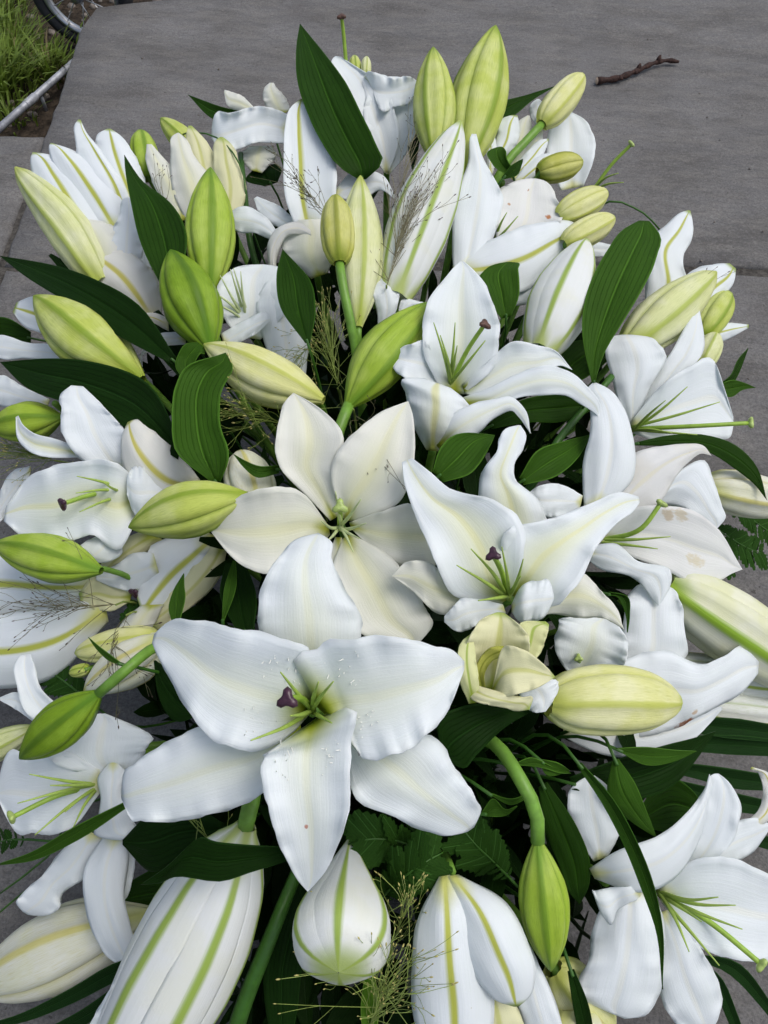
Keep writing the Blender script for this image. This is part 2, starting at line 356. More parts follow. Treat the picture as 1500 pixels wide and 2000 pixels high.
# twig lying on the slab
tw = path([G(1166, 158, .007), G(1200, 154, .007), G(1240, 140, .009), G(1285, 121, .010), G(1304, 118, .009), G(1326, 121, .007)], 26)
twig = thing('twig', 'short brown broken twig with knobs lying on bare paving', 'twig', (*tw[12][:2], 0))
rr = np.array([.0072 if i < 2 else .0062+.0012*math.sin(i*1.7)-.0001*i for i in range(26)])
mesh_obj('bark', *tube_data(tw, rr, 10), MATS['bark'], twig)
mesh_obj('cut_end', *tube_data([tw[0]+(tw[0]-tw[1])*.12, tw[0]+(tw[1]-tw[0])*.05], [.0061, .0066], 12), MATS['cut_wood'], twig)
for i, dz, l in ((6, -.2, .010), (12, 1.0, .013), (19, 1.0, .013), (11, -.4, .008)):
    d = np.array([.35 if i > 8 else .5, -.7 if dz < 0 else .55, max(dz, 0)+.1]); d /= np.linalg.norm(d)
    mesh_obj('knob', *tube_data([tw[i], tw[i]+d*l*.6, tw[i]+d*l], [.0058, .0042, .0018], 7), MATS['bark'], twig)

# ------------------------------------------------------------------ plant builders
FOAM = dict(x=.085, y0=.16, y1=.66, z=.085)
def foam_point(P):
    return np.array([np.clip(P[0]*.35, -FOAM['x'], FOAM['x']), np.clip(.12+P[1]*.62, FOAM['y0'], FOAM['y1']), FOAM['z']])
def stem_to_foam(parent, P0, direction, mat='stem', r=.0028, name='stem', lead=.03):
    P0 = np.asarray(P0, float); d = np.asarray(direction, float); d = d/(np.linalg.norm(d)+1e-9)
    if d[2] > -.15: d = d + np.array([0, 0, -.25-d[2]*.6]); d /= np.linalg.norm(d)
    E = foam_point(P0)
    pts = [P0 - d*.004, P0 + d*lead, P0*.5 + E*.5 + np.array([0, 0, -.015]), E]
    if np.linalg.norm(pts[2]-pts[1]) < .02: pts.pop(1)
    Q = path(pts, 14); r = min(r, .0042)
    return mesh_obj(name, *tube_data(Q, np.linspace(r, r*1.25, 14), 8), MATS[mat], parent)

def sheet_data(rows, anchor, base=0, tilt=.4, cup=.25, m=.5, ruf=.15, nr=3.0, groove=.06, nu=30, nv=14, seed=0, corr=0.0):
    A = np.array(rows, float); mid = (A[:, 0:2]+A[:, 2:4])/2; ruf = ruf*1.5
    seg = np.maximum(np.linalg.norm(np.diff(mid, axis=0), axis=1), 6.0)
    t = np.concatenate([[0], np.cumsum(seg)]); t /= t[-1]
    s = np.linspace(0, 1, nu+1); ts = .55*s+.45*np.sin(s*math.pi/2)
    H = hermite(t, A, ts)
    r = np.random.default_rng(seed+11); ph = r.uniform(0, 6.28, 6)
    sv = np.linspace(-1, 1, nv+1)
    cups = np.interp(ts, [0, .5, 1], cup if isinstance(cup, (list, tuple)) else [cup*1.25, cup, cup*.75])
    d0 = D(*anchor); V = np.zeros((nu+1, nv+1, 3)); UVs = np.zeros((nu+1, nv+1, 2))
    n1 = r.uniform(.8, 1.25); csg = r.choice([-1, 1], 2)
    for i in range(nu+1):
        L = H[i, 0:2]; R = H[i, 2:4]; o = H[i, 4]*.01; u = ts[i]
        M = L+(R-L)*m; hw = np.linalg.norm(R-L)/2
        env = math.sin(min(1, u*1.6)*math.pi/2)*(1-.35*u)
        for j, q in enumerate(sv):
            E_ = L if q < 0 else R; a = abs(q)
            side = 0 if q < 0 else 1
            wave = math.sin(6.283*nr*n1*u+ph[side])+.5*math.sin(6.283*nr*2.3*u+ph[side+2])
            fw = math.sin(6.283*(nr*3.7*u)+ph[3])*math.sin(6.283*nr*1.3*u+ph[2+side])
            lat = 1 + (.018*a*wave+.012*a**3*fw)*min(1, ruf*5)
            p = M+(E_-M)*a*lat
            dd = d0*(1-tilt)+D(*M)*tilt + base*.01 + o
            hwm = hw*dd/F_PX
            dd += -cups[i]*hwm*(a**1.9) + ruf*.01*(a**2.6)*env*wave*min(1, hwm/.014)
            dd += ruf*.006*(a**6)*env*fw*min(1, hwm/.014)
            if corr: dd += corr*hwm*math.cos(6.283*3.2*a)*(1-a)*math.sin(math.pi*min(1, u*1.1))
            if a > .72 and ruf > .09: dd += -.16*csg[side]*hwm*((a-.72)/.28)**2*(.45+.55*math.sin(6.283*1.4*u+ph[5-side]))*env
            dd += groove*hwm*math.exp(-(q/.13)**2)*(1-u*.6) + .0011*math.sin(7*u+ph[4]+3*q)*math.sin(4*q+ph[5])*min(1, hwm/.02)
            V[i, j] = W(p[0], p[1], dd); UVs[i, j] = ((q+1)/2, u)
    Fc = []; w = nv+1
    for i in range(nu):
        for j in range(nv): Fc.append((i*w+j, i*w+j+1, (i+1)*w+j+1, (i+1)*w+j))
    return V.reshape(-1, 3), Fc, UVs.reshape(-1, 2)
SEED = [0]
def sheet(name, rows, anchor, mat, parent, thick=.0008, **kw):
    SEED[0] += 1
    A = [list(r) for r in rows]; q0 = .4 if name == 'blade' else .6; r0_ = A[0]      # the base narrows
    cx_, cy_ = (r0_[0]+r0_[2])/2, (r0_[1]+r0_[3])/2
    for i_, c_ in ((0, cx_), (1, cy_), (2, cx_), (3, cy_)): r0_[i_] = c_+(r0_[i_]-c_)*q0
    for r in A:                                          # the very tip keeps a hair of width
        if r[0] == r[2] and r[1] == r[3]: r[0] -= .4; r[2] += .4
    V, Fc, uv = sheet_data(A, anchor, seed=SEED[0], **kw)
    o = mesh_obj(name, V, Fc, MATS[mat], parent, uv)
    md = o.modifiers.new('thickness', 'SOLIDIFY'); md.thickness = thick; md.offset = 0
    return o
def stigma_data(P, axis, r, lobes=.35):
    axis = axis/np.linalg.norm(axis); ref = np.array([0, 0, 1.0]) if abs(axis[2]) < .9 else np.array([1.0, 0, 0])
    a = np.cross(axis, ref); a /= np.linalg.norm(a); b = np.cross(axis, a); V = []; Fc = []; n, k = 15, 7
    for i in range(k):
        ph = math.pi*i/(k-1)
        for j in range(n):
            th = 2*math.pi*j/n; rad = r*(1+lobes*math.cos(3*th))*math.sin(ph)
            dip = -.25*r*math.exp(-(ph/.5)**2)
            V.append(P + a*rad*math.cos(th) + b*rad*math.sin(th) + axis*(r*.62*math.cos(ph)+dip))
    for i in range(k-1):
        for j in range(n): Fc.append((i*n+j, i*n+(j+1) % n, (i+1)*n+(j+1) % n, (i+1)*n+j))
    return np.array(V), Fc
GL = 'white lily flowers of the spray'
def flower(label, c, base, petals, style=None, stig='stigma_purple', fil=(), tilt=.4, root=None, filo=-1.5, filmat='filament', fc=None, sr=.0046, stem=True, group=GL, styo=-3.0):
    d0 = float(D(*c))+base*.01
    rp = Wp(c[0], c[1], d0+.045) if root is None else Wp(root[0], root[1], d0+root[2]*.01)
    t = thing('lily_flower', label, 'flower', rp, group)
    for P in petals:
        kw = dict(P[2]) if len(P) > 2 else {}
        mat = P[1] if len(P) > 1 and P[1] else 'petal_white'
        sheet('petal', P[0], c, mat, t, base=base, **{'tilt': tilt, **kw})
    f0 = fc or c
    if style:
        b = Wp(f0[0], f0[1], d0+.026); e = Wp(style[0], style[1], d0+styo*.01)
        mdp = (b+e)/2 + UP*.004 if len(style) < 4 else Wp(style[2], style[3], d0+styo*.005)
        Q = path([b, mdp, e], 14)
        st = mesh_obj('style', *tube_data(Q, np.linspace(.0022, .0019, 14), 8), MATS['style'], t)
        mesh_obj('stigma', *stigma_data(e, Q[-1]-Q[-3], sr), MATS[stig], st)
    for q in fil:
        b = Wp(f0[0]+rng.uniform(-5, 5), f0[1]+rng.uniform(-5, 5), d0+.024); e = Wp(q[0], q[1], d0+((q[2] if len(q) > 2 else filo)-1.3)*.01)
        Q = path([b, b*.5+e*.5 - FWD*.006 + UP*rng.uniform(-.002, .003), e], 12)
        mesh_obj('filament', *tube_data(Q, np.interp(np.linspace(0, 1, 12), [0, .5, 1], [.0016, .0014, .0004]), 6), MATS[filmat], t)
    if stem: stem_to_foam(t, rp, FWD+np.array([0, 0, -.6]), 'stem', .0035)
    return t
PROF = {'std': [(0, .14), (.05, .28), (.15, .56), (.3, .87), (.45, 1), (.6, .95), (.75, .74), (.88, .43), (.96, .19), (1, .03)],
        'slim': [(0, .22), (.1, .40), (.28, .62), (.5, .9), (.66, 1), (.8, .9), (.92, .58), (1, .08)],
        'fat': [(0, .34), (.05, .62), (.18, .88), (.38, 1), (.58, .98), (.75, .83), (.88, .56), (.96, .29), (1, .04)],
        'club': [(0, .06), (.1, .22), (.3, .56), (.5, .86), (.66, 1), (.8, 1), (.9, .84), (.97, .5), (1, .02)],
        'open': [(0, .17), (.03, .25), (.08, .48), (.2, .79), (.4, .97), (.6, 1.02), (.8, .96), (1, .86)],
        'taper': [(0, .5), (.15, .8), (.35, 1), (.55, .95), (.75, .72), (.9, .42), (1, .07)]}
GB = 'lily buds of the spray'
def bud(label, b, e, w, mat, base=0, ob=0, ot=0, phase=20, prof='std', bend=0, stem=None, stemmat='stem', tilt=.5, name='lily_bud', cat='bud', group=GB, sr=None, lobe=1.0, petals=(), nostem=False, six=False):
    c = ((b[0]+e[0])/2, (b[1]+e[1])/2); d0 = float(D(*c))+base*.01
    db = d0 + tilt*(float(D(*b))-float(D(*c))) + ob*.01; de = d0 + tilt*(float(D(*e))-float(D(*c))) + ot*.01
    B3, E3 = Wp(b[0], b[1], db), Wp(e[0], e[1], de)
    t = thing(name, label, cat, B3, group)
    ax = np.array(e, float)-np.array(b, float); pn = np.array([-ax[1], ax[0]])/np.linalg.norm(ax)
    M3 = Wp(c[0]+pn[0]*bend, c[1]+pn[1]*bend, (db+de)/2)
    nl = 26; s = np.linspace(0, 1, nl+1); s = .5*s+.5*(1-np.cos(s*math.pi))/2
    Cv = hermite([0, .5, 1], np.array([B3, M3, E3]), s)
    pr = PROF[prof]; R = np.interp(s, [q[0] for q in pr], [q[1] for q in pr])
    R = np.convolve(np.pad(R, 1, mode='edge'), [.2, .6, .2], 'valid'); R[-1] = pr[-1][1]
    R = R*w/2*d0/F_PX
    T = np.gradient(Cv, axis=0); T /= np.linalg.norm(T, axis=1)[:, None]
    SEED[0] += 1; r = np.random.default_rng(SEED[0])
    sp = 60 if six else 120; hs6 = 31.5 if six else 61.5; kf = .55 if six else 1.0
    for k in range(6 if six else 3):
        nt = 14; th = np.linspace(-hs6, hs6, nt+1); V = []; UVs = []
        for i in range(nl+1):
            tocam = CAMP-Cv[i]; Nc = tocam-T[i]*np.dot(tocam, T[i]); Nc /= np.linalg.norm(Nc); Bc = np.cross(T[i], Nc)
            for dlt in th:
                a = math.radians(dlt+phase+sp*k); ad = abs(dlt)/kf; rib_ = dlt/kf
                f = 1 + lobe*(.06*math.exp(-(rib_/7)**2)*kf - .06*math.exp(-((ad-18)/9)**2) + .04*math.exp(-((ad-40)/14)**2) - .12*max(0, (ad-50)/11.5)**1.5)
                f = 1+((.05*math.cos(math.pi*dlt/63)-.03+.022*math.exp(-(dlt/4.5)**2)) if six else (f-1))
                f += .012*math.sin(s[i]*9+k*2+dlt*.05)
                V.append(Cv[i]+R[i]*f*(math.cos(a)*Nc+math.sin(a)*Bc)); UVs.append(((dlt+hs6)/(2*hs6), s[i]))
        Fc = [(i*(nt+1)+j, i*(nt+1)+j+1, (i+1)*(nt+1)+j+1, (i+1)*(nt+1)+j) for i in range(nl) for j in range(nt)]
        o = mesh_obj('tepal', V, Fc, MATS[mat], t, UVs)
        if prof == 'open':
            md = o.modifiers.new('thickness', 'SOLIDIFY'); md.thickness = .001; md.offset = -1
    for P in petals:
        kw = dict(P[2]) if len(P) > 2 else {}
        sheet('petal', P[0], c, P[1] or mat, t, base=base, **{'tilt': tilt, **kw})
    r0 = sr or min(.0036, max(.0020, R[0]*.9))
    if stem:                                              # visible stalk traced in the photograph
        pts = [Cv[1]]+[Wp(q[0], q[1], float(D(q[0], q[1]))+(q[2] if len(q) > 2 else 2)*.01) for q in stem]
        end = foam_point(pts[-1]); pts.append((pts[-1]+end)/2+np.array([0, 0, -.01])); pts.append(end)
        Q = path(pts, 24); mesh_obj('stem', *tube_data(Q, np.linspace(r0, r0*1.1, 24), 9), MATS[stemmat], t)
    elif not nostem: stem_to_foam(t, Cv[3], -T[0]*.2+FWD, stemmat, r0*.9, lead=.008)
    return t
GV = 'lily leaves of the spray'
def leaf(label, rows, mat='leaf', base=0, cup=.25, tilt=.8, groove=.1, ruf=.05, nr=1.2, name='lily_leaf', group=GV, pet=True, **kw):
    A = np.array(rows, float); c = ((A[0, 0]+A[0, 2])/2, (A[0, 1]+A[0, 3])/2)
    d0 = float(D(*c))+base*.01; p0 = Wp(c[0], c[1], d0+A[0, 4]*.01)
    t = thing(name, label, 'leaf', p0, group)
    sheet('blade', rows, c, mat, t, thick=.0007, base=base, tilt=tilt, cup=cup, groove=groove, ruf=ruf, nr=nr, nu=20, nv=18, corr=.035, **kw)
    if pet:
        m1 = Wp((A[1, 0]+A[1, 2])/2, (A[1, 1]+A[1, 3])/2, d0)
        stem_to_foam(t, p0, (p0-m1)/np.linalg.norm(p0-m1)*.6+FWD*.7, 'stem_dark', .0012, 'petiole', .012)
    return t

# ------------------------------------------------------------------ open flowers (rows: left edge x,y, right edge x,y, depth in cm; base to tip)
PW, PP, PC, PR, PY, PO, PL, PB = 'petal_white', 'petal_plain', 'petal_cream', 'petal_rib', 'petal_yellow_rib', 'petal_old', 'petal_lime', 'petal_butter'
big = flower('largest wide open white lily with dark purple stigma and six spread petals', (612, 1390), -4, [
    ([(575,1340,640,1340,3),(530,1290,690,1290,1.5),(508,1240,704,1245,.5),(503,1190,702,1195,0),(520,1125,672,1150,-.3),(552,1080,648,1090,0),(595,1048,640,1052,.6),(622,1042,622,1042,1)], PW, dict(cup=-.2, ruf=.22)),
    ([(590,1445,585,1400,3),(520,1545,480,1410,1.5),(440,1583,400,1415,.8),(340,1603,310,1460,.5),(275,1603,262,1492,.7),(248,1588,240,1520,1.1),(238,1560,238,1545,1.4)], PW, dict(cup=-.12, ruf=.2)),
    ([(660,1410,640,1430,3),(760,1430,680,1500,1.5),(845,1440,690,1555,.8),(895,1510,760,1592,.4),(930,1560,835,1623,.6),(936,1592,885,1631,.9),(925,1615,912,1624,1.2)], PW, dict(cup=-.12, ruf=.22)),
    ([(600,1402,612,1375,2.5),(562,1440,612,1320,1.0),(515,1462,605,1275,0),(450,1460,545,1245,-.8),(385,1415,455,1225,-1.0),(335,1330,380,1212,-.6),(305,1275,325,1217,0),(298,1255,302,1238,.3)], PW, dict(cup=.22, ruf=.18)),
    ([(612,1372,640,1400,2.5),(586,1325,675,1440,1),(620,1268,700,1475,0),(690,1248,765,1476,-.8),(770,1243,820,1448,-1),(840,1260,870,1395,-.7),(890,1275,897,1335,-.2),(906,1292,906,1308,.1)], PW, dict(cup=.22, ruf=.18)),
    ([(626,1398,606,1412,2.2),(655,1388,572,1436,.7),(684,1455,515,1480,-.3),(683,1530,515,1540,-1),(678,1600,535,1620,-1),(652,1668,565,1690,-.4),(632,1708,583,1722,.2),(601,1741,601,1741,.6)], 'petal_redmark', dict(cup=.22, ruf=.16)),
  ], style=(561, 1366), fil=[(548,1313,-2),(622,1332,-2),(651,1331,-2),(490,1446,-2.5),(567,1398,-3),(648,1412,-1.5)], tilt=.35, sr=.0052, fc=(612,1388))
flower('cream white lily with pale green knobbed pistil, behind the largest lily', (668, 1032), 0, [
    ([(640,1020,665,1005,2.5),(595,965,652,950,1),(548,915,650,905,.2),(538,870,672,862,-.3),(546,815,652,822,-.2),(560,780,605,785,.3),(573,768,573,768,.6)], PC, dict(cup=.2, ruf=.08)),
    ([(665,1010,690,1020,2.5),(648,945,730,1005,1),(650,900,775,985,.2),(675,862,803,925,-.3),(715,825,810,860,-.2),(760,797,806,810,.3),(797,784,797,784,.6)], PC, dict(cup=.2, ruf=.08)),
    ([(645,1050,640,1020,2.5),(612,1085,600,970,1),(560,1118,545,951,.2),(510,1120,490,960,-.2),(450,1085,440,992,0),(408,1033,408,1033,.5)], PC, dict(cup=.15, ruf=.08)),
    ([(680,1015,690,1040,2.5),(740,1000,740,1085,1),(800,985,800,1110,.8),(850,1000,850,1105,1),(900,1060,900,1060,1.5)], PC, dict(cup=.15)),
    ([(690,1040,665,1055,2.5),(745,1075,648,1110,1),(800,1130,665,1175,.2),(832,1190,700,1235,0),(833,1240,780,1262,.3),(810,1264,810,1264,.6)], PC, dict(cup=.15)),
    ([(672,1050,650,1050,2.6),(680,1090,640,1090,1.6),(690,1160,640,1160,1.2),(680,1210,650,1210,1.2),(665,1230,665,1230,1.4)], PC, dict(cup=.1)),
  ], style=(664, 990), stig='stigma_green', fil=[(715,1022),(628,1018),(702,1052),(655,960),(705,975),(640,1056),(690,1078)], filmat='filament_pale', tilt=.35, fc=(664,1030), sr=.005)
flower('white lily with two long flaring petals and dark stigma above the half-open lily', (995, 1172), -1, [
    ([(990,1080,1050,1070,3),(940,1000,1068,1022,2),(935,955,1050,975,1.3),(947,912,1008,938,1),(970,882,1005,905,.8),(976,855,1022,875,.8),(990,836,1027,848,1),(1012,831,1016,831,1.2)], 'petal_warm', dict(cup=-.2, ruf=.2)),
    ([(960,1200,940,1150,2),(905,1205,880,1130,1.5),(850,1195,840,1100,1),(800,1150,790,1100,1),(765,1125,765,1125,1.2)], PC, dict(cup=-.2)),
    ([(1050,1180,1060,1205,1.5),(1110,1130,1095,1200,1),(1140,1120,1135,1208,.5),(1170,1150,1165,1205,.4),(1205,1190,1195,1215,.6),(1218,1228,1218,1228,1)], PC, dict(cup=-.3, ruf=.2)),
    ([(975,1182,1000,1162,3),(900,1170,1020,1100,1),(858,1115,1022,1030,0),(828,1045,965,976,-.3),(803,985,880,955,-.2),(788,935,828,912,.3),(785,903,805,895,.6)], 'petal_warm', dict(cup=.2, ruf=.15)),
    ([(995,1150,1010,1175,3),(980,1080,1075,1185,1),(990,1035,1125,1145,0),(1045,1020,1152,1095,-.4),(1100,1005,1170,1062,-.4),(1160,980,1205,1022,0),(1215,962,1238,997,.4),(1247,970,1249,982,.7)], 'petal_warm', dict(cup=.3, ruf=.22)),
    ([(1000,1175,1000,1200,1),(1015,1150,1010,1210,-.5),(1050,1135,1035,1212,-1),(1078,1148,1072,1190,-1),(1081,1165,1081,1170,-.8)], PP, dict(cup=-.4)),
    ([(990,1202,980,1175,1),(945,1215,930,1170,.8),(912,1230,900,1170,.4),(888,1232,880,1190,.6),(868,1215,868,1205,.9)], PP, dict(cup=-.3, ruf=.25)),
  ], style=(963, 1083), fil=[(920,1072),(892,1104),(934,1173),(980,1068),(1022,1092),(1017,1125)], tilt=.4, fc=(995,1168))
flower('half-open pale yellow green lily between two white lilies', (985, 1300), -2, [
    ([(980,1310,1040,1320,1.8),(1010,1250,1060,1265,1),(1020,1215,1070,1235,.8),(1066,1214,1072,1220,.8)], PL, dict(cup=.3)),
    ([(932,1345,985,1345,3),(908,1290,1028,1285,1.4),(922,1235,1030,1240,.3),(948,1205,1008,1215,.2),(970,1196,984,1197,.4)], PB, dict(cup=.5)),
    ([(910,1375,940,1370,.8),(898,1330,935,1330,0),(893,1280,930,1290,-.2),(905,1250,925,1255,0),(918,1240,922,1240,.2)], PL, dict(cup=-.3)),
    ([(934,1344,952,1348,1.6),(928,1308,946,1316,.8),(942,1280,962,1290,.2),(972,1262,996,1276,-.3),(990,1262,998,1268,-.2)], 'bud_olive', dict(cup=.5, nr=3)),
    ([(962,1340,962,1356,1.2),(982,1266,992,1360,-.3),(1020,1268,1030,1350,-.6),(1060,1295,1060,1338,-.5),(1084,1322,1084,1322,-.3)], PB, dict(cup=.3)),
    ([(920,1330,910,1355,.8),(970,1350,925,1368,0),(1020,1362,985,1382,-.2),(1040,1365,1015,1388,0),(1034,1385,1034,1385,.2)], PB, dict(cup=-.3)),
    ([(1060,1320,1000,1345,2),(1088,1330,1020,1370,1.6),(1085,1360,1040,1390,1.5),(1065,1390,1050,1392,1.6)], PP, dict(cup=-.2)),
  ], tilt=.4, root=(950, 1340, 4))
flower('upright white trumpet lily with brown tipped pistil and long drooping side petal', (880, 760), -2, [
    ([(850,770,920,770,2.5),(828,690,962,720,1),(826,640,976,655,.3),(834,590,968,605,0),(862,552,945,552,.2),(888,520,922,525,.6),(898,511,906,511,.8)], PW, dict(cup=.25, ruf=.2, groove=.12)),
    ([(900,745,910,775,2),(960,700,945,778,1),(1005,666,1000,760,.6),(1050,675,1050,740,.6),(1085,685,1090,715,.8),(1117,722,1117,722,1.2)], PW, dict(cup=.2, ruf=.2)),
    ([(860,768,850,700,2),(825,758,835,668,.8),(790,738,805,671,.2),(768,718,780,683,.3),(764,702,764,700,.6)], PP, dict(cup=.35, ruf=.25)),
    ([(900,770,900,810,1.5),(950,760,955,800,.3),(1010,731,1020,775,-.6),(1065,713,1065,772,-1),(1110,725,1105,773,-.6),(1150,758,1135,790,.2),(1172,793,1160,806,1),(1169,814,1169,814,1.3)], PW, dict(cup=-.25, ruf=.12)),
    ([(825,878,865,882,2.2),(803,820,890,855,0),(793,768,910,815,-1.2),(797,738,905,778,-1.2),(830,740,880,758,-.6)], 'petal_soft_rib', dict(cup=-.6, ruf=.2)),
    ([(848,862,862,882,1.6),(872,822,898,866,-.3),(920,790,938,842,-1),(965,780,965,817,-1),(1000,776,998,802,-.8),(1025,800,1012,814,0),(1036,846,1036,846,.8)], PW, dict(cup=-.4, ruf=.2)),
  ], style=(947, 633), stig='stigma_brown', fil=[(847,630),(860,655),(889,630),(893,675),(948,665)], tilt=.4, root=(845, 880, 2), fc=(882,748), filo=-.6, styo=-1.6)
flower('white lily with long green pistil reaching over the bare paving', (1238, 832), 2, [
    ([(1240,825,1270,825,3),(1275,740,1335,735,1.5),(1315,680,1372,690,1),(1345,625,1374,650,1),(1358,603,1366,606,1.3)], PP, dict(cup=-.1)),
    ([(1235,810,1235,855,2.5),(1290,755,1290,862,1),(1340,720,1350,857,.5),(1392,703,1405,857,.5),(1418,770,1428,850,.8),(1432,815,1432,830,1)], PP, dict(cup=.15, ruf=.1)),
    ([(1222,838,1250,835,3),(1205,775,1268,760,1.2),(1190,720,1300,700,.4),(1182,680,1290,675,.2),(1192,658,1258,657,.5),(1215,654,1232,654,.8)], PP, dict(cup=-.3, ruf=.12)),
  ], style=(1466, 826, 1360, 832), stig='stigma_green', fil=[(1343,755),(1300,782),(1406,785),(1362,849),(1312,846)], tilt=.4, fc=(1232,838), filo=-.3, styo=-1.2)
flower('ageing white lily with browned petal and curled upright petal', (1185, 1040), 2, [
    ([(1215,985,1240,1000,2.6),(1310,930,1270,990,1.6),(1375,900,1300,985,1.4),(1392,935,1330,990,1.4),(1410,990,1360,1010,1.4),(1413,1018,1385,1028,1.6),(1400,1032,1400,1032,1.8)], PP, dict(cup=-.2)),
    ([(1165,1030,1170,1075,2.5),(1230,995,1240,1090,1),(1300,988,1310,1118,.4),(1365,1003,1360,1144,.3),(1415,1050,1410,1132,.5),(1438,1092,1430,1120,.7),(1450,1112,1450,1112,.9)], 'petal_browned', dict(cup=.12, ruf=.05, groove=.12)),
    ([(1180,985,1230,1000,2),(1232,890,1285,985,.8),(1290,872,1318,935,.4),(1340,867,1342,905,.4),(1375,872,1370,886,.8),(1389,890,1389,890,1.2)], PO, dict(cup=-.3, ruf=.1)),
    ([(1130,1000,1140,960,2),(1085,1010,1090,945,1.2),(1055,1000,1050,950,1.2),(1034,968,1034,962,1.5)], PP, dict(cup=-.2)),
    ([(1125,990,1205,990,1.5),(1138,910,1237,930,.3),(1153,840,1237,860,-.2),(1152,790,1215,792,.1),(1147,758,1180,755,.6),(1158,748,1164,748,1)], PP, dict(cup=-.3, ruf=.05, groove=.1)),
    ([(1145,1062,1140,1095,2),(1200,1062,1175,1112,.6),(1250,1098,1230,1125,0),(1309,1113,1255,1145,-.4),(1308,1145,1272,1168,-.2),(1287,1184,1287,1184,.2)], PP, dict(cup=-.25, ruf=.2)),
  ], style=(1291, 982, 1255, 1030), stig='stigma_green', fil=[(1310,1048),(1285,1072)], tilt=.4, fc=(1175,1055), filo=-.2, styo=-1.0)
flower('white trumpet lily with ruffled mouth partly hidden by a fat yellow bud', (1160, 1315), 7, [
    ([(1140,1330,1230,1340,3),(1205,1270,1340,1280,1.5),(1218,1215,1335,1215,1),(1230,1160,1328,1172,1),(1262,1138,1305,1145,1.3),(1280,1136,1284,1136,1.5)], PP, dict(cup=-.15, ruf=.25)),
    ([(1130,1310,1150,1410,2),(1230,1285,1230,1440,1),(1310,1272,1310,1425,.6),(1362,1298,1360,1402,.2),(1412,1282,1410,1375,.2),(1455,1264,1457,1345,.5),(1482,1285,1480,1315,.9)], 'petal_scarred', dict(cup=-.1, ruf=.22, groove=.12)),
    ([(1110,1325,1150,1325,2.5),(1084,1270,1202,1305,.8),(1090,1225,1224,1288,0),(1108,1206,1218,1235,0),(1160,1203,1195,1212,.5),(1175,1203,1182,1203,.8)], PW, dict(cup=.3, ruf=.28)),
    ([(1100,1395,1100,1450,2),(1180,1400,1180,1475,1.5),(1280,1400,1280,1470,1.5),(1360,1380,1360,1440,1.5),(1410,1380,1410,1385,2)], PP, dict(cup=-.1)),
  ], style=(1130, 1285), stig='stigma_green', tilt=.4, fc=(1132,1320), styo=.5, sr=.003)
flower('side facing white lily with dark tipped pistil pointing over a broad petal', (245, 960), 0, [
    ([(190,930,275,912,2),(150,890,265,880,1),(123,850,250,850,.6),(119,800,222,815,.5),(121,768,184,775,.6),(138,753,162,755,.9)], PP, dict(cup=.12, ruf=.2)),
    ([(160,900,150,868,1.8),(95,893,112,858,1),(55,880,66,846,.8),(34,855,45,830,.9),(31,815,36,812,1.3)], 'petal_warm', dict(cup=.3, ruf=.1)),
    ([(240,1040,200,1040,1.4),(235,1085,160,1062,1.2),(200,1099,148,1078,1.2),(140,1072,140,1066,1.4)], PP, dict(cup=-.2)),
    ([(280,1005,270,930,2),(238,1070,230,905,.5),(180,1046,170,900,0),(110,1062,100,912,-.2),(40,1046,50,938,.2),(8,1018,12,990,.5)], 'petal_warm', dict(cup=.12, ruf=.25)),
    ([(380,965,393,930,1.8),(310,990,352,890,.2),(255,945,312,852,-.6),(237,885,282,830,-.7),(242,842,264,820,-.3),(250,825,256,822,0)], PY, dict(cup=-.45, ruf=.12)),
    ([(350,990,355,945,1.5),(302,1008,292,915,0),(262,1003,258,915,-.6),(248,965,248,930,-.6)], PP, dict(cup=-.35, ruf=.25)),
  ], style=(122, 984), stig='stigma_purple', fil=[(150,930),(200,941),(155,1000),(148,963)], tilt=.4, root=(385, 950, 3), fc=(256,962), filo=-1, styo=-1.5, sr=.005)
flower('drooping white lily with green knobbed pistil above a cream bud and striped blades', (205, 1515), 5, [
    ([(110,1425,210,1410,2),(58,1400,140,1395,1),(33,1340,78,1340,.7),(28,1300,68,1300,.9),(40,1280,60,1278,1.2)], PP, dict(cup=.3)),
    ([(70,1420,70,1385,1.6),(25,1382,30,1352,1.2),(0,1368,0,1362,1.2)], PP, dict(cup=.1)),
    ([(180,1520,265,1510,2),(105,1490,285,1465,1),(110,1430,290,1432,1),(170,1396,240,1408,1.5),(195,1394,205,1394,1.5)], PP, dict(cup=.15)),
    ([(275,1640,225,1630,1.8),(262,1700,215,1700,1.3),(248,1752,225,1745,1.3),(240,1762,236,1762,1.5)], PP, dict(cup=-.2)),
    ([(215,1640,150,1615,1.2),(165,1715,115,1668,.6),(122,1745,80,1712,.5),(112,1778,42,1748,.5),(78,1788,34,1768,.7),(55,1786,45,1780,.9)], PP, dict(cup=-.25, ruf=.25)),
    ([(270,1628,190,1628,1),(250,1690,164,1700,0),(243,1750,167,1770,-.3),(255,1810,188,1835,-.2),(266,1865,222,1878,.2),(256,1891,250,1891,.5)], PP, dict(cup=-.3, ruf=.08)),
    ([(195,1565,195,1488,1.5),(140,1617,130,1468,.5),(70,1628,60,1472,.2),(20,1610,8,1484,.4),(-4,1560,-6,1540,.7)], PP, dict(cup=.12, ruf=.12)),
    ([(228,1488,214,1488,1.4),(247,1508,195,1512,.4),(238,1550,197,1560,-.5),(252,1590,190,1610,-.8),(271,1622,185,1630,-.8),(274,1632,240,1640,-.6),(262,1638,256,1639,-.5)], PP, dict(cup=-.4, ruf=.15)),
  ], style=(22, 1597), stig='stigma_green', fil=[(57,1512),(98,1534),(34,1569),(127,1586),(68,1631),(143,1616)], tilt=.4, fc=(200,1532), filo=-.9, styo=-1.4, root=(250,1480,4))
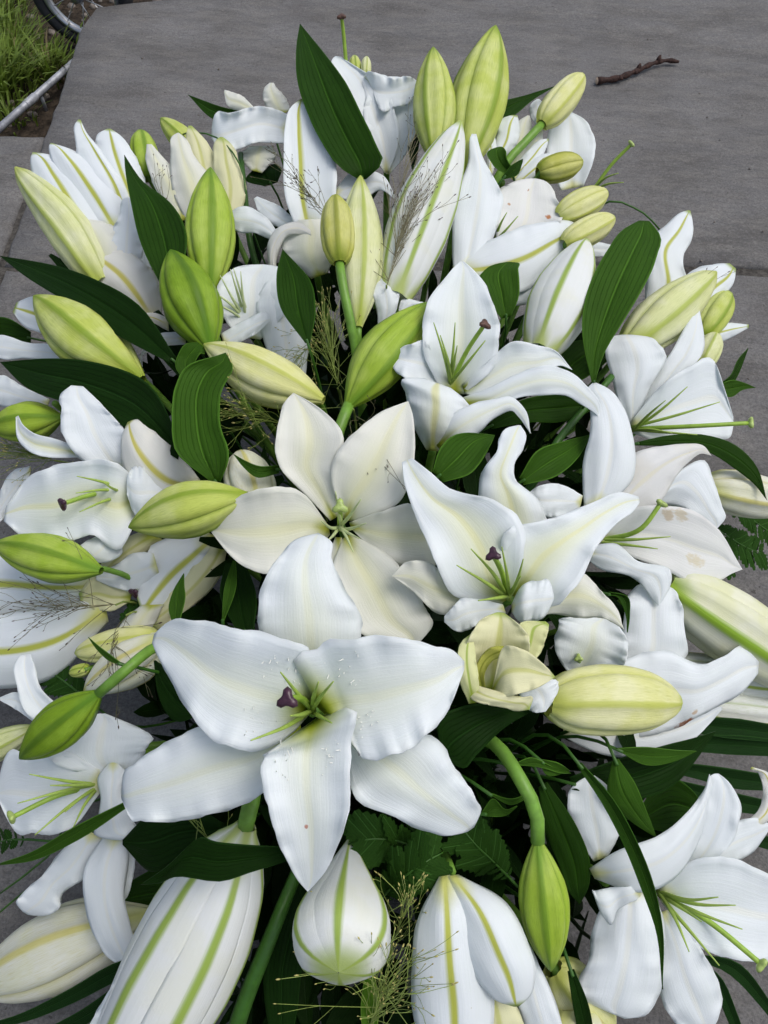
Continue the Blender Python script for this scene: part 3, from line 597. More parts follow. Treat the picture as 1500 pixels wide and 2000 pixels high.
flower('large white lily with flared funnel and green pistil, crossed by a dark blade', (1290, 1745), 0, [
    ([(1340,1690,1345,1725,2.4),(1390,1640,1400,1695,1.4),(1440,1605,1440,1682,1.1),(1485,1598,1478,1655,1.1),(1502,1610,1502,1620,1.3)], PP, dict(cup=-.1)),
    ([(1445,1608,1490,1618,1.2),(1482,1580,1512,1590,.9),(1490,1540,1517,1545,.9),(1480,1508,1505,1512,1),(1466,1502,1468,1498,1)], PY, dict(cup=-.4)),
    ([(1290,1725,1330,1725,2.2),(1350,1650,1405,1675,1),(1375,1570,1442,1612,.5),(1385,1520,1440,1555,.5),(1393,1512,1418,1522,.7),(1398,1511,1404,1511,.8)], PP, dict(cup=.1)),
    ([(1290,1722,1290,1770,2),(1345,1685,1345,1832,.8),(1410,1673,1410,1868,.3),(1480,1698,1480,1878,.2),(1540,1730,1540,1862,.4),(1580,1795,1580,1805,.6)], PP, dict(cup=.15, ruf=.12)),
    ([(1310,1775,1280,1785,1.2),(1352,1828,1285,1850,.5),(1387,1885,1288,1930,.2),(1408,1935,1308,1985,.2),(1402,1990,1350,2012,.4),(1388,2016,1378,2016,.6)], PP, dict(cup=-.2, ruf=.2)),
    ([(1295,1735,1168,1735,.6),(1297,1800,1161,1800,-.4),(1295,1870,1150,1870,-.9),(1286,1940,1129,1930,-.9),(1255,1985,1143,1955,-.6),(1220,1989,1188,1976,-.4)], PP, dict(cup=-.35, ruf=.2, groove=.1)),
    ([(1148,1690,1165,1722,1),(1210,1660,1230,1740,-.5),(1290,1630,1285,1735,-1),(1340,1588,1332,1700,-.8),(1372,1548,1365,1640,-.3),(1386,1512,1392,1530,.2)], PP, dict(cup=-.35, ruf=.06)),
    ([(1250,1762,1250,1722,.2),(1205,1778,1208,1733,-1.2),(1192,1805,1178,1736,-1.6),(1178,1790,1164,1740,-1.4),(1158,1742,1157,1738,-1)], PP, dict(cup=-.4)),
    ([(1150,1685,1195,1670,1.5),(1118,1620,1212,1620,1.2),(1108,1570,1205,1575,1.2),(1132,1525,1175,1525,1.4),(1150,1515,1160,1515,1.5)], PP, dict(cup=-.15)),
  ], style=(1488, 1884), stig='stigma_green', fil=[(1437,1768),(1403,1752),(1450,1815),(1346,1859),(1405,1886),(1370,1800)], tilt=.4, fc=(1287,1742), filo=-.8, styo=-1.2, root=(1180,1720,4))
flower('partly opened white lily with lime ribbed petals standing beside the paving edge', (190, 430), 0, [
    ([(225,405,305,400,1.4),(192,325,278,335,1),(186,282,258,295,1),(196,258,235,265,1.1),(210,252,216,252,1.2)], PR, dict(cup=-.3)),
    ([(180,430,285,425,.8),(160,345,248,368,.3),(148,282,194,290,.3),(147,242,164,250,.5),(153,234,157,234,.6)], PR, dict(cup=-.3, m=.75)),
    ([(190,480,275,440,0),(130,385,226,355,-.6),(100,310,168,308,-.5),(96,285,128,288,-.2),(99,280,101,280,0)], PR, dict(cup=-.4, ruf=.06)),
    ([(165,530,255,480,-.2),(95,425,202,396,-.8),(66,350,142,330,-.7),(60,308,96,302,-.3),(64,298,67,298,-.1)], PR, dict(cup=-.4, ruf=.06)),
    ([(230,640,330,600,0),(205,520,290,500,-.2),(220,440,275,440,.2),(240,420,260,420,.5)], PP, dict(cup=-.3)),
    ([(200,505,292,525,-.4),(215,460,282,460,-.9),(236,412,268,420,-.8),(240,390,262,388,-.5),(246,386,254,386,-.4)], PP, dict(cup=-.3, ruf=.3)),
    ([(185,565,250,525,-.6),(160,512,236,472,-1.2),(136,456,222,442,-1.1),(138,432,185,430,-.8),(150,428,160,428,-.6)], PC, dict(cup=-.2, ruf=.25)),
    ([(265,630,330,615,-.4),(228,600,312,560,-1.3),(190,560,275,508,-1.7),(180,535,230,489,-1.3),(187,508,200,497,-.9)], PY, dict(cup=-.45, ruf=.2)),
  ], tilt=.4, root=(290, 640, 3))
flower('cream half-open lily behind an upright green bud', (385, 380), 2, [
    ([(370,400,445,385,.8),(370,320,425,325,.7),(364,262,400,272,.7),(368,246,374,246,.8)], PB, dict(cup=-.3)),
    ([(330,435,390,425,.3),(300,360,358,352,0),(285,312,328,318,.2),(287,282,296,282,.4)], PC, dict(cup=-.35)),
    ([(400,455,482,425,.3),(420,370,481,370,0),(417,310,466,315,0),(424,272,446,276,.2),(430,268,435,268,.3)], PB, dict(cup=-.35)),
    ([(348,445,435,425,0),(335,360,412,350,-.4),(334,300,378,302,-.3),(339,264,358,266,0),(346,260,350,260,.1)], PC, dict(cup=-.35)),
  ], tilt=.4, root=(410, 470, 3), group=GL)
flower('white lily with folded wavy petal next to the tallest dark leaf', (520, 270), 3, [
    ([(525,232,500,218,1.6),(470,218,470,186,1.4),(442,202,446,178,1.4),(438,180,439,176,1.5)], PC, dict(cup=-.3)),
    ([(525,235,578,210,1.6),(514,192,555,187,1.3),(518,170,540,171,1.3),(527,162,534,162,1.4)], PC, dict(cup=-.3)),
    ([(480,330,520,340,1.6),(470,300,540,300,1.4),(490,285,530,285,1.5)], PC, dict(cup=-.2)),
    ([(560,300,572,208,.8),(505,278,512,207,0),(462,292,452,220,-.4),(430,300,418,228,-.2),(414,270,414,250,.2)], PP, dict(cup=.2, ruf=.3)),
  ], tilt=.4, root=(570, 330, 3))
flower('white lily with one tall upright petal with yellow midrib behind small olive bud', (605, 470), 2, [
    ([(555,455,585,430,1.4),(510,425,545,402,1.2),(496,388,502,384,1.2)], PP, dict(cup=-.2)),
    ([(650,395,660,360,1.0),(700,390,690,334,1.0),(745,372,750,345,1.2),(770,388,772,384,1.4)], PP, dict(cup=-.2, ruf=.2)),
    ([(575,475,655,460,1),(557,385,657,375,0),(554,310,654,310,-.3),(557,245,638,262,-.1),(571,206,612,212,.2),(586,194,595,194,.4)], PR, dict(cup=.2, m=.32, ruf=.06)),
    ([(545,480,545,452,1),(500,456,512,418,.6),(452,440,455,412,.8),(446,428,446,422,1)], PP, dict(cup=-.4)),
    ([(598,548,650,530,.8),(558,500,656,490,-.4),(562,450,655,440,-.5),(585,430,625,428,-.2)], PC, dict(cup=-.5)),
    ([(545,560,520,520,1),(542,500,525,470,-.2),(560,462,548,442,-.9),(590,458,585,435,-.9),(608,462,606,450,-.6)], PO, dict(cup=-.5)),
  ], tilt=.4, root=(620, 540, 3))
flower('white lily with brown tipped pistil rising above its rim behind tallest dark leaf', (745, 260), 3, [
    ([(752,340,764,340,2),(735,300,790,305,1.4),(715,250,810,260,.8),(715,190,812,205,.8),(740,150,800,155,1),(765,150,775,150,1.2)], PP, dict(cup=.2)),
    ([(748,338,762,336,1.8),(722,290,778,285,.8),(690,222,772,222,.3),(660,150,748,165,.2),(648,116,692,128,.5),(655,110,665,111,.6)], PP, dict(cup=.2, ruf=.15)),
    ([(705,140,735,180,.4),(718,140,738,206,-.1),(770,153,772,209,-.4),(803,150,806,192,-.2),(813,158,813,168,0)], PP, dict(cup=.3, ruf=.3)),
  ], style=(667, 32), stig='stigma_brown', tilt=.4, root=(755, 330, 3), fc=(676,125), styo=-.5, sr=.0045)
flower('white lily with orange flecked petal below a pair of pale yellow buds', (960, 470), 1, [
    ([(955,485,1050,475,1.2),(962,410,1095,440,.8),(983,365,1088,388,.8),(1025,350,1062,353,1),(1040,349,1048,349,1.1)], 'petal_flecked', dict(cup=.1, ruf=.15)),
    ([(960,590,1000,600,1.6),(1000,530,1050,590,1),(1050,480,1075,560,1),(1080,470,1085,500,1.2)], PP, dict(cup=-.1)),
    ([(880,512,900,548,.8),(950,473,960,575,0),(1020,443,1030,565,-.5),(1080,432,1085,512,-.3),(1118,434,1122,466,0),(1128,440,1128,446,.2)], PR, dict(cup=-.25, ruf=.15)),
    ([(872,545,942,522,.5),(884,430,972,440,0),(893,370,981,380,0),(914,320,962,342,.2),(917,272,940,300,.4),(921,262,930,262,.5)], PP, dict(cup=-.2, ruf=.18)),
  ], fil=[(990,415),(1012,422)], tilt=.4, root=(880, 550, 3), fc=(965,470), filo=.3)
flower('white lily with rounded back petal and long green pistil over the slab', (1100, 330), 5, [
    ([(1080,375,1155,360,1.5),(1068,300,1162,300,.5),(1074,250,1157,258,.5),(1090,222,1130,226,.7),(1100,218,1112,218,.9)], PP, dict(cup=.15, ruf=.05)),
    ([(1045,250,1075,245,1),(1036,225,1062,220,.8),(1040,200,1056,196,.8),(1048,194,1052,194,.9)], PP, dict(cup=-.3)),
    ([(1060,440,1075,500,1.5),(1150,470,1150,500,1),(1200,480,1195,500,1),(1225,490,1225,494,1.2)], PP, dict(cup=-.1)),
  ], style=(1234, 281), stig='stigma_green', fil=[(1208,338),(1218,356)], tilt=.4, fc=(1158,372), root=(1100, 400, 4), filo=0, styo=-.5, sr=.004)
flower('small cluster of pointed white petals with lime ribs under the yellow bud stalk', (1000, 300), 2, [
    ([(985,330,1020,330,1.2),(1000,270,1035,275,1),(1015,235,1038,240,1),(1030,226,1034,226,1.1)], PC, dict(cup=-.4)),
    ([(1000,330,1030,320,1.2),(1030,280,1058,285,1),(1050,255,1060,262,1),(1058,253,1060,253,1.1)], PC, dict(cup=-.4)),
    ([(945,320,990,310,.8),(968,270,1010,280,.5),(985,230,1014,240,.5),(1000,225,1010,226,.6)], PR, dict(cup=-.45)),
    ([(950,330,965,345,.8),(945,275,970,285,.3),(940,250,955,255,.3),(942,248,945,248,.4)], PR, dict(cup=-.4)),
    ([(990,340,1010,360,.6),(1030,295,1050,320,.2),(1060,272,1068,285,.2),(1071,271,1071,275,.3)], PR, dict(cup=-.4)),
    ([(1000,350,1020,368,.4),(1035,315,1060,340,0),(1070,300,1080,312,0),(1091,302,1091,303,.1)], PR, dict(cup=-.4)),
  ], tilt=.4, root=(980, 360, 3))
flower('white lily with straight pointed petals over the joint of the paving', (1320, 560), 2.5, [
    ([(1250,600,1300,620,2),(1262,540,1345,590,.8),(1268,470,1335,500,.5),(1300,440,1353,460,.6),(1330,415,1352,430,.8),(1345,411,1348,412,.9)], PR, dict(cup=-.2)),
    ([(1250,640,1280,650,2.2),(1310,570,1370,620,1.2),(1360,525,1410,580,1),(1405,515,1435,545,1),(1425,515,1437,525,1.1)], PR, dict(cup=-.2, m=.7)),
    ([(1340,660,1350,690,1.6),(1370,640,1380,680,1.2),(1420,631,1430,658,1.1),(1462,634,1462,640,1.2)], PR, dict(cup=-.5)),
  ], tilt=.4, root=(1270, 660, 3))
flower('small white lily tucked behind the fat yellow green bud at the paving', (110, 670), 1.5, [
    ([(160,725,150,660,1),(90,655,95,590,.8),(45,635,58,580,.9),(25,610,32,592,1.1)], PR, dict(cup=-.25)),
    ([(160,730,150,690,.8),(90,705,95,672,.6),(50,700,55,670,.7),(0,700,0,655,.8),(-25,685,-25,665,1)], PP, dict(cup=-.25)),
  ], tilt=.4, root=(190, 720, 3))
flower('white lily with thin pale filaments beside the dark green bud', (485, 630), 2, [
    ([(530,745,612,745,1.4),(508,640,602,652,.5),(508,570,585,572,.5),(545,528,572,535,.7),(556,524,562,524,.8)], PP, dict(cup=-.15, ruf=.15)),
    ([(445,655,525,665,1.4),(425,590,560,605,.6),(445,532,552,548,.6),(485,518,540,520,.8),(508,517,516,517,1)], PP, dict(cup=.2, ruf=.1)),
    ([(330,655,328,612,.8),(285,628,292,611,.4),(258,640,266,621,.5),(254,663,256,660,.7)], PY, dict(cup=-.3)),
    ([(365,680,358,640,.6),(300,682,306,655,.1),(271,703,280,680,.3),(274,724,278,722,.6)], PP, dict(cup=-.3)),
    ([(428,640,445,700,-.6),(480,625,478,664,-1),(520,612,512,642,-.9),(527,622,527,626,-.7)], PP, dict(cup=-.3)),
  ], fil=[(409,565),(430,538),(450,526),(456,524),(415,590),(470,530)], filmat='filament_pale', tilt=.4, root=(520, 700, 4), fc=(485,632), filo=-.5)
flower('white petals poking out under the long leaf on the outer side', (40, 780), 3, [
    ([(90,800,100,775,.8),(40,795,45,755,.6),(-10,785,-5,735,.7),(-30,760,-30,755,1)], PP, dict(cup=-.2)),
    ([(60,930,60,905,1),(30,990,20,925,.8),(10,1010,0,960,.8),(0,1020,-10,1000,1)], PP, dict(cup=-.2)),
  ], tilt=.4, root=(110, 790, 3))
flower('small curled white petal of a lily opening beside a lime bud', (750, 600), .5, [
    ([(730,640,770,640,1.2),(735,600,778,590,0),(720,560,775,560,-.3),(705,548,745,543,.2),(703,550,708,545,.4)], PP, dict(cup=-.3)),
    ([(775,605,790,615,.8),(785,585,810,600,.6),(825,590,835,598,.9)], PP, dict(cup=-.3)),
  ], tilt=.4, root=(750, 660, 2.5))
flower('huge half-closed white lily with long lime lines under thin seed stalks', (90, 1215), 6, [
    ([(215,1180,190,1110,1.4),(110,1200,100,1095,.3),(0,1220,0,1060,0),(-90,1210,-90,1080,0),(-140,1150,-140,1140,.4)], PR, dict(cup=-.3, ruf=.05)),
    ([(215,1230,200,1150,1.2),(110,1320,100,1185,-.2),(0,1345,0,1200,-.6),(-90,1330,-90,1200,-.4),(-140,1270,-140,1260,0)], PR, dict(cup=-.4, ruf=.05)),
  ], tilt=.4, root=(230, 1170, 3))
flower('cream lily just opening with pointed curled lips beside the largest lily', (290, 1140), 8, [
    ([(445,1060,395,1035,2),(425,1120,330,1050,.4),(370,1180,290,1075,-.2),(320,1215,275,1120,-.3),(290,1235,265,1160,0)], PR, dict(cup=-.5)),
    ([(450,1070,425,1050,2),(432,1120,400,1080,.8),(362,1195,340,1150,.3),(300,1235,290,1200,.3)], PB, dict(cup=-.5)),
    ([(330,1060,270,1030,1),(270,1090,240,1055,.2),(215,1120,195,1105,0),(156,1168,154,1160,.2)], PB, dict(cup=-.5)),
    ([(262,1150,250,1182,.4),(225,1140,220,1193,.4),(185,1130,185,1190,.3),(157,1160,157,1178,.3)], PB, dict(cup=.3)),
    ([(316,1140,296,1066,-.8),(270,1154,262,1080,-1),(225,1148,222,1106,-.8),(188,1133,188,1122,-.5)], PP, dict(cup=-.3)),
    ([(335,1180,262,1182,-.6),(292,1232,240,1215,-.7),(256,1262,226,1245,-.5),(234,1273,230,1270,-.2)], PC, dict(cup=-.4)),
  ], style=(262, 1158), stig='stigma_purple', fc=(320,1120), styo=-.4, tilt=.4, root=(435, 1070, 3))

def papillae(flower_obj, n_per):                       # short white hairs round the throat of the largest lily
    rp = np.random.default_rng(21)
    for pet in [c for c in flower_obj.children if c.name.startswith('petal')][3:]:
        me = pet.data; uvl = me.uv_layers[0].data; vu = {}
        for l in me.loops: vu[l.vertex_index] = uvl[l.index].uv[:]
        cand = [i for i, (v_, u_) in vu.items() if .12 < u_ < .36 and (.2 < abs(v_-.5) < .42 or (u_ > .22 and abs(v_-.5) > .12)) and abs(v_-.5) < .42]
        o0 = np.array(flower_obj.location); parts = []
        for i in rp.choice(cand, n_per):
            p = np.array(me.vertices[i].co)+o0+rp.normal(0, .0016, 3); nn = np.array(me.vertices[i].normal)
            if np.dot(nn, CAMP-p) < 0: nn = -nn
            d = nn+rp.normal(0, .35, 3); l = rp.uniform(.0009, .0026)
            parts.append(tube_data([p-nn*.0006, p+d*l*.6, p+d*l], [.00036, .0003, .00008], 5))
        V, Fc = merge(parts); m = mesh_obj('papillae', V-o0, Fc, MATS['papilla']); m.parent = pet; m['kind'] = 'stuff'
papillae(big, 34)

# ------------------------------------------------------------------ buds (base point, tip point, width in photo pixels)
bud('tall lime bud leaning on its broader neighbour at the far end', (850,320), (846,92), 84, 'bud_lime', base=-2, phase=-25, stem=[(852,380,4)])
bud('broad tall lime bud with pointed tip at the far end', (900,345), (968,50), 110, 'bud_lime', base=0, phase=35, prof='std', stem=[(890,420,5)])
bud('large white bud with lime ribs beside feathery seed stalks', (768,585), (899,238), 122, 'bud_white6', base=-1, phase=8, prof='taper', bend=-4, six=True)
bud('small yellow green bud on thick green stalk above the pointed white petals', (1058,243), (1140,145), 58, 'bud_yellow', base=-1, phase=15, prof='fat', stem=[(1028,275,1),(995,310,2)], sr=.0045)
bud('small yellow green bud lying below the stalked yellow bud', (1050,338), (1139,315), 54, 'bud_olive', base=-.5, phase=50, prof='fat')
bud('pale yellow bud with withered tip, upper of a pair', (1088,425), (1187,374), 58, 'bud_yellow', base=-1, phase=40, prof='fat')
bud('pale yellow bud with withered tip, lower of a pair', (1100,478), (1201,424), 56, 'bud_yellow', base=-1.2, phase=10, prof='fat')
bud('upright bright green bud between a dark leaf and cream lily', (410,580), (411,327), 97, 'bud_green', base=-1, phase=5, prof='std', stem=[(418,640,3)])
bud('dark green plump bud leaning over a cream bud', (412,685), (333,488), 112, 'bud_deep', base=-2, phase=18, prof='std')
bud('long pale lime bud standing behind the small olive bud', (700,640), (704,343), 94, 'bud_pale', base=-1, phase=12, prof='std', stem=[(700,700,4)])
bud('small olive yellow bud on a straight green stalk', (663,515), (655,380), 66, 'bud_olive', base=-5, phase=0, prof='fat', stem=[(672,570,-3),(690,655,0)], sr=.0042)
bud('bright lime bud on green stalk above the cream white lily', (678,795), (842,590), 104, 'bud_green', base=-1, phase=22, prof='std', bend=-6, stem=[(662,840,1)], sr=.005)
bud('fat yellow green bud resting on two long dark leaves', (278,742), (66,578), 122, 'bud_lime', base=-1.5, phase=10, prof='std', bend=-6)
bud('cream bud with folded tip lying under the dark green bud', (632,782), (398,672), 104, 'bud_yellow', base=0, phase=28, prof='std', bend=-8)
bud('short cream yellow bud half covered by a small leaf', (505,1000), (468,880), 96, 'bud_cream', base=1, phase=10, prof='fat')
bud('striped lime bud lying across the mouth of an opening cream lily', (485,968), (251,1030), 108, 'bud_lime', base=-3, phase=35, prof='std', bend=4)
bud('smooth green bud above seed stalks and a half-closed lily', (198,1115), (-14,1062), 92, 'bud_green', base=-1, phase=15, prof='std')
bud('green bud hanging from a thick stalk beside the largest lily', (196,1352), (38,1482), 92, 'bud_deep', base=-1, phase=8, prof='std', stem=[(250,1305,-.5),(300,1265,2)], sr=.0039)
bud('green ribbed bud hanging from an arched stalk among dark leaves', (1050,1640), (1076,1897), 97, 'bud_green', base=0, phase=2, prof='std', stem=[(1048,1590,0),(1020,1530,0),(990,1480,2)], sr=.0046, stemmat='stem')
bud('lime bud pushed against a side facing lily at the paving', (122,815), (-20,835), 80, 'bud_green', base=0, phase=20, prof='std')
bud('pale lime bud with split pointed tip below the broad upright leaf', (1225,680), (1398,532), 100, 'bud_pale', base=0, phase=12, prof='taper')
bud('dull green bud half hidden behind white pointed petals by the paving joint', (1365,660), (1424,570), 62, 'bud_lime', base=4, phase=30, prof='fat')
bud('pale bud under a narrow white petal by the paving joint', (1365,720), (1400,650), 50, 'bud_pale', base=4, phase=0, prof='fat')
bud('slender lime bud on the outer edge next to ribbed white petals', (205,560), (31,328), 92, 'bud_pale', base=-.5, phase=-28, prof='taper', bend=12)
bud('small green bud between cream lily and ribbed white petals', (290,350), (274,254), 54, 'bud_green', base=3, phase=10, prof='fat')
bud('small lime bud peeping over the cream half-open lily', (385,300), (314,231), 46, 'bud_lime', base=4, phase=10, prof='taper')
bud('tiny lime bud peeping over a white rim, paler of two', (714,150), (716,110), 20, 'bud_pale', base=4, phase=10, prof='fat')
bud('tiny lime bud peeping over a white rim, greener of two', (695,150), (692,108), 24, 'bud_lime', base=4.5, phase=10, prof='fat')
bud('plump yellow bud lying across the white trumpet lily', (1068,1372), (1332,1372), 134, 'bud_yellow', base=0, phase=8, prof='fat', bend=-6)
bud('long white bud with wide green rib jutting over the paving', (1300,1138), (1610,1345), 140, 'bud_whitegreen', base=4, phase=8, prof='fat', bend=0)
bud('cream white bud under the arched dark leaf tip', (1372,950), (1560,985), 88, 'bud_cream', base=3, phase=15, prof='fat')
bud('white bud with yellow rib beside the broad upright leaf', (1052,690), (1146,468), 122, 'bud_white6', base=-.5, phase=-12, prof='taper', six=True)
bud('white ribbed bud under the white trumpet lily at the paving', (1290,1300), (1560,1345), 75, 'bud_white', base=9.5, phase=20, prof='fat')
bud('white closed bud between palm blades and the white trumpet lily', (1350,1375), (1560,1400), 70, 'bud_white', base=9.5, phase=40, prof='fat')
bud('lime bud lying beside the pistil of the drooping lily', (-60,1485), (70,1420), 58, 'bud_pale', base=5, phase=10, prof='taper')
bud('small cream bud above another cream bud behind a thick stalk', (310,1245), (146,1276), 66, 'bud_yellow', base=6, phase=20, prof='fat')
bud('cream bud behind the thick stalk of a hanging green bud', (320,1255), (165,1350), 92, 'bud_cream', base=6.5, phase=25, prof='taper')
bud('tiny green bud at the mouth of the small cream buds', (175,1305), (135,1315), 26, 'bud_lime', base=6, phase=25, prof='fat')
bud('long cream bud with yellow lines lying over palm blades', (305,1785), (-60,1935), 158, 'bud_cream', base=8.5, phase=20, prof='std', bend=6)
bud('huge white bud with lime ribs hanging under a dark leaf', (482,1612), (250,2085), 215, 'bud_white6', base=1, phase=-22, prof='open', bend=-6, six=True, stem=[(488,1580,1),(495,1540,3)], petals=[
    ([(290,1860,250,1850,-1.6),(285,1930,215,1930,-1.6),(250,1990,170,2010,-1.2),(225,2030,150,2050,-1)], 'petal_plain', dict(cup=-.3, ruf=.25))], sr=.0056)
bud('white bud with three green ribs pointing at the viewer', (684,1640), (661,1900), 192, 'bud_white6', base=1, ob=5, ot=-2.5, phase=6, prof='club', lobe=1.6, six=True)
flower('large white bell shaped lily bud with lime ribs opening downward', (930, 1830), 1, [
    ([(900,1712,865,1712,1.2),(1000,1800,900,1760,.6),(1060,1900,980,1850,.4),(1095,1990,1010,1960,.4),(1110,2060,1040,2050,.6)], 'petal_plain', dict(cup=-.3, ruf=.1)),
    ([(960,1900,930,1900,1),(1010,1970,930,1975,.2),(1030,2060,930,2060,.2),(1000,2110,960,2110,.4)], 'petal_butter', dict(cup=-.3)),
    ([(900,1900,840,1900,1),(940,1980,830,1985,.4),(940,2080,850,2080,.4)], 'petal_cream', dict(cup=-.3)),
    ([(884,1708,852,1714,1.2),(925,1770,820,1785,-.4),(950,1870,805,1880,-1.1),(965,1960,806,1970,-1.1),(955,2050,825,2060,-.9)], 'petal_rib', dict(cup=-.55, ruf=.04)),
    ([(902,1708,866,1712,1),(985,1760,888,1800,-.9),(1030,1840,915,1880,-1.7),(1045,1910,950,1935,-1.7),(1030,1950,980,1958,-1.4),(1012,1965,1004,1965,-1.2)], 'petal_rib', dict(cup=-.55, ruf=.04)),
  ], tilt=.4, root=(880, 1700, 3), group=GB)
bud('cream bud tucked under the flared white funnel lily', (1080,1890), (1190,2030), 110, 'bud_yellow', base=4, phase=10, prof='fat')
bud('cream bud beside the bell shaped white bud', (1110,1960), (1130,2090), 120, 'bud_cream', base=3, phase=30, prof='fat')

# ------------------------------------------------------------------ leaves
leaf('tall broad dark leaf standing upright at the far end', [(690,350,725,350,1),(668,330,742,325,.4),(630,280,733,280,-.2),(600,220,706,222,-.6),(580,150,672,155,-.6),(579,90,630,100,-.3),(586,47,586,47,0)], 'leaf', base=-1, cup=.3)
leaf('upright dark leaf between ribbed white petals and a green bud', [(320,590,350,570,1),(275,475,364,455,0),(255,392,332,395,-.2),(245,335,275,350,0),(243,303,243,303,.2)], 'leaf', base=-2.5, cup=.25)
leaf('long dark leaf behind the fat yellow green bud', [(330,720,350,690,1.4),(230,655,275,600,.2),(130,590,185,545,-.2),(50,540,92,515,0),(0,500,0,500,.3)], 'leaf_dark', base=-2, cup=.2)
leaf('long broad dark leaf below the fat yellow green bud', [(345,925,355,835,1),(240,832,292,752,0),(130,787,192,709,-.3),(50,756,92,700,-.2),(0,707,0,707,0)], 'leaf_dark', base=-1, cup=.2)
leaf('wavy dark leaf with curled tip beside the cream bud', [(405,945,440,940,1),(345,885,448,890,-.3),(337,820,431,830,-.8),(344,750,432,765,-.8),(365,714,446,738,-.5),(425,694,452,708,-.2),(441,689,441,689,0)], 'leaf_mid', base=-2, cup=.35, ruf=.2, nr=1.5)
leaf('small upright oval leaf between white petals and olive bud', [(590,670,612,670,.5),(548,600,616,605,0),(540,540,606,548,0),(552,487,552,487,.2)], 'leaf', base=-3)
leaf('broad upright leaf with parallel veins over white petals', [(1154,750,1164,750,.8),(1143,690,1180,690,.2),(1137,630,1222,620,-.5),(1150,560,1258,560,-.8),(1185,490,1283,500,-.6),(1222,445,1287,455,-.2),(1248,431,1268,432,0)], 'leaf_mid', base=-2.5, cup=.2, groove=.14)
leaf('blunt leaf standing between two white lilies', [(965,625,1012,615,.5),(945,572,1014,575,0),(939,535,1012,525,0),(970,515,1009,513,.2),(988,512,996,512,.3)], 'leaf_mid', base=1)
leaf('folded grey green leaf under the upright trumpet lily', [(830,905,880,958,0),(862,872,918,925,-.5),(910,845,957,872,-.3),(966,850,966,850,0)], 'leaf_mid', base=-2.5, cup=.4)
leaf('bright narrow leaf between two white lilies', [(1008,922,1030,958,.5),(1050,880,1090,928,0),(1100,862,1132,890,0),(1153,849,1153,849,.2)], 'leaf_mid', base=2.5, cup=.5)
leaf('broad grey green leaf beneath the drooping petal', [(950,820,965,845,1),(1010,785,1030,825,1),(1090,770,1095,824,1),(1140,775,1135,812,1),(1165,795,1165,795,1)], 'leaf', base=4)
leaf('dark leaf behind the broad upright leaf and trumpet lily', [(1060,750,1080,770,1),(1090,690,1140,740,1),(1130,665,1190,700,1),(1200,665,1200,665,1)], 'leaf', base=5)
leaf('arched dark leaf curving over a cream white bud', [(1240,860,1240,874,.8),(1310,850,1320,873,.2),(1380,850,1385,884,0),(1440,872,1433,914,0),(1480,915,1472,945,.2),(1498,977,1498,977,.5)], 'leaf', base=-.5, cup=-.15)
leaf('dark pointed leaf lying across the huge hanging white bud', [(580,1690,580,1640,.8),(490,1704,480,1650,0),(425,1722,420,1644,-.5),(350,1712,387,1637,-.5),(310,1725,325,1693,-.2),(274,1728,274,1728,0)], 'leaf_dark', base=-3.5, cup=.2)
leaf('dull dark leaf between largest lily and the yellow bud', [(1050,1388,1040,1376,.5),(980,1425,960,1374,.3),(930,1475,890,1385,.3),(900,1500,853,1415,.5),(868,1482,862,1470,.7)], 'leaf_dark', base=1, cup=.1)
leaf('narrow leaf pointing across the slab behind tall buds', [(925,262,945,265,.8),(955,210,1000,228,.5),(1030,185,1045,192,.5),(1085,168,1085,168,.6)], 'leaf', base=2)
leaf('narrow leaf tip showing behind the folded wavy petal', [(490,240,500,215,1),(420,234,432,208,1),(367,185,367,185,1.2)], 'leaf', base=6)
leaf('wide dark leaf under the plump yellow bud', [(1110,1500,1120,1560,1),(1200,1485,1230,1562,.7),(1300,1455,1320,1530,.6),(1360,1440,1370,1470,.7),(1398,1428,1398,1428,.9)], 'leaf_dark', base=2.5, cup=.15)
leaf('bright small leaf lying on the wide dark leaf', [(1200,1458,1212,1470,0),(1260,1459,1260,1494,-.3),(1320,1465,1320,1486,-.2),(1361,1467,1361,1467,0)], 'leaf_mid', base=1, cup=.3)
leaf('pointed glossy leaf hanging below the bright small leaf', [(1215,1478,1188,1490,0),(1240,1530,1187,1550,-.3),(1265,1590,1230,1602,-.2),(1283,1637,1283,1637,0)], 'leaf_mid', base=.5, cup=-.3)
leaf('broad dark leaf behind the hanging green ribbed bud', [(1080,1520,1040,1545,1),(1130,1620,1065,1620,.8),(1152,1690,1092,1690,.8),(1145,1742,1113,1745,.9),(1132,1766,1132,1766,1)], 'leaf', base=2.5, cup=-.2)
leaf('dark leaf behind the flared white funnel', [(1240,1560,1260,1640,1),(1310,1515,1330,1625,1),(1362,1555,1352,1610,1),(1380,1595,1380,1595,1.2)], 'leaf', base=4)
leaf('long thin dark blade crossing the flared white funnel', [(1140,1485,1122,1500,.2),(1196,1558,1176,1568,-.6),(1246,1648,1221,1656,-1.4),(1277,1728,1253,1736,-1.9),(1295,1820,1282,1820,-2.0),(1294,1932,1294,1932,-1.7)], 'leaf', base=-.5, cup=.5, name='grass_blade', group='blades of the spray')
leaf('long thin blade crossing the drooping lily', [(262,1575,258,1552,.5),(150,1642,140,1618,-.4),(60,1682,55,1667,-.6),(0,1690,0,1686,-.5)], 'leaf_mid', base=2, cup=.5, name='grass_blade', group='blades of the spray')
leaf('broad dark leaf between hanging white buds', [(650,1660,600,1650,.5),(625,1780,540,1770,.3),(590,1890,515,1890,.2),(580,1980,520,1980,.3),(560,2060,540,2060,.5)], 'leaf_dark', base=6, cup=-.1)
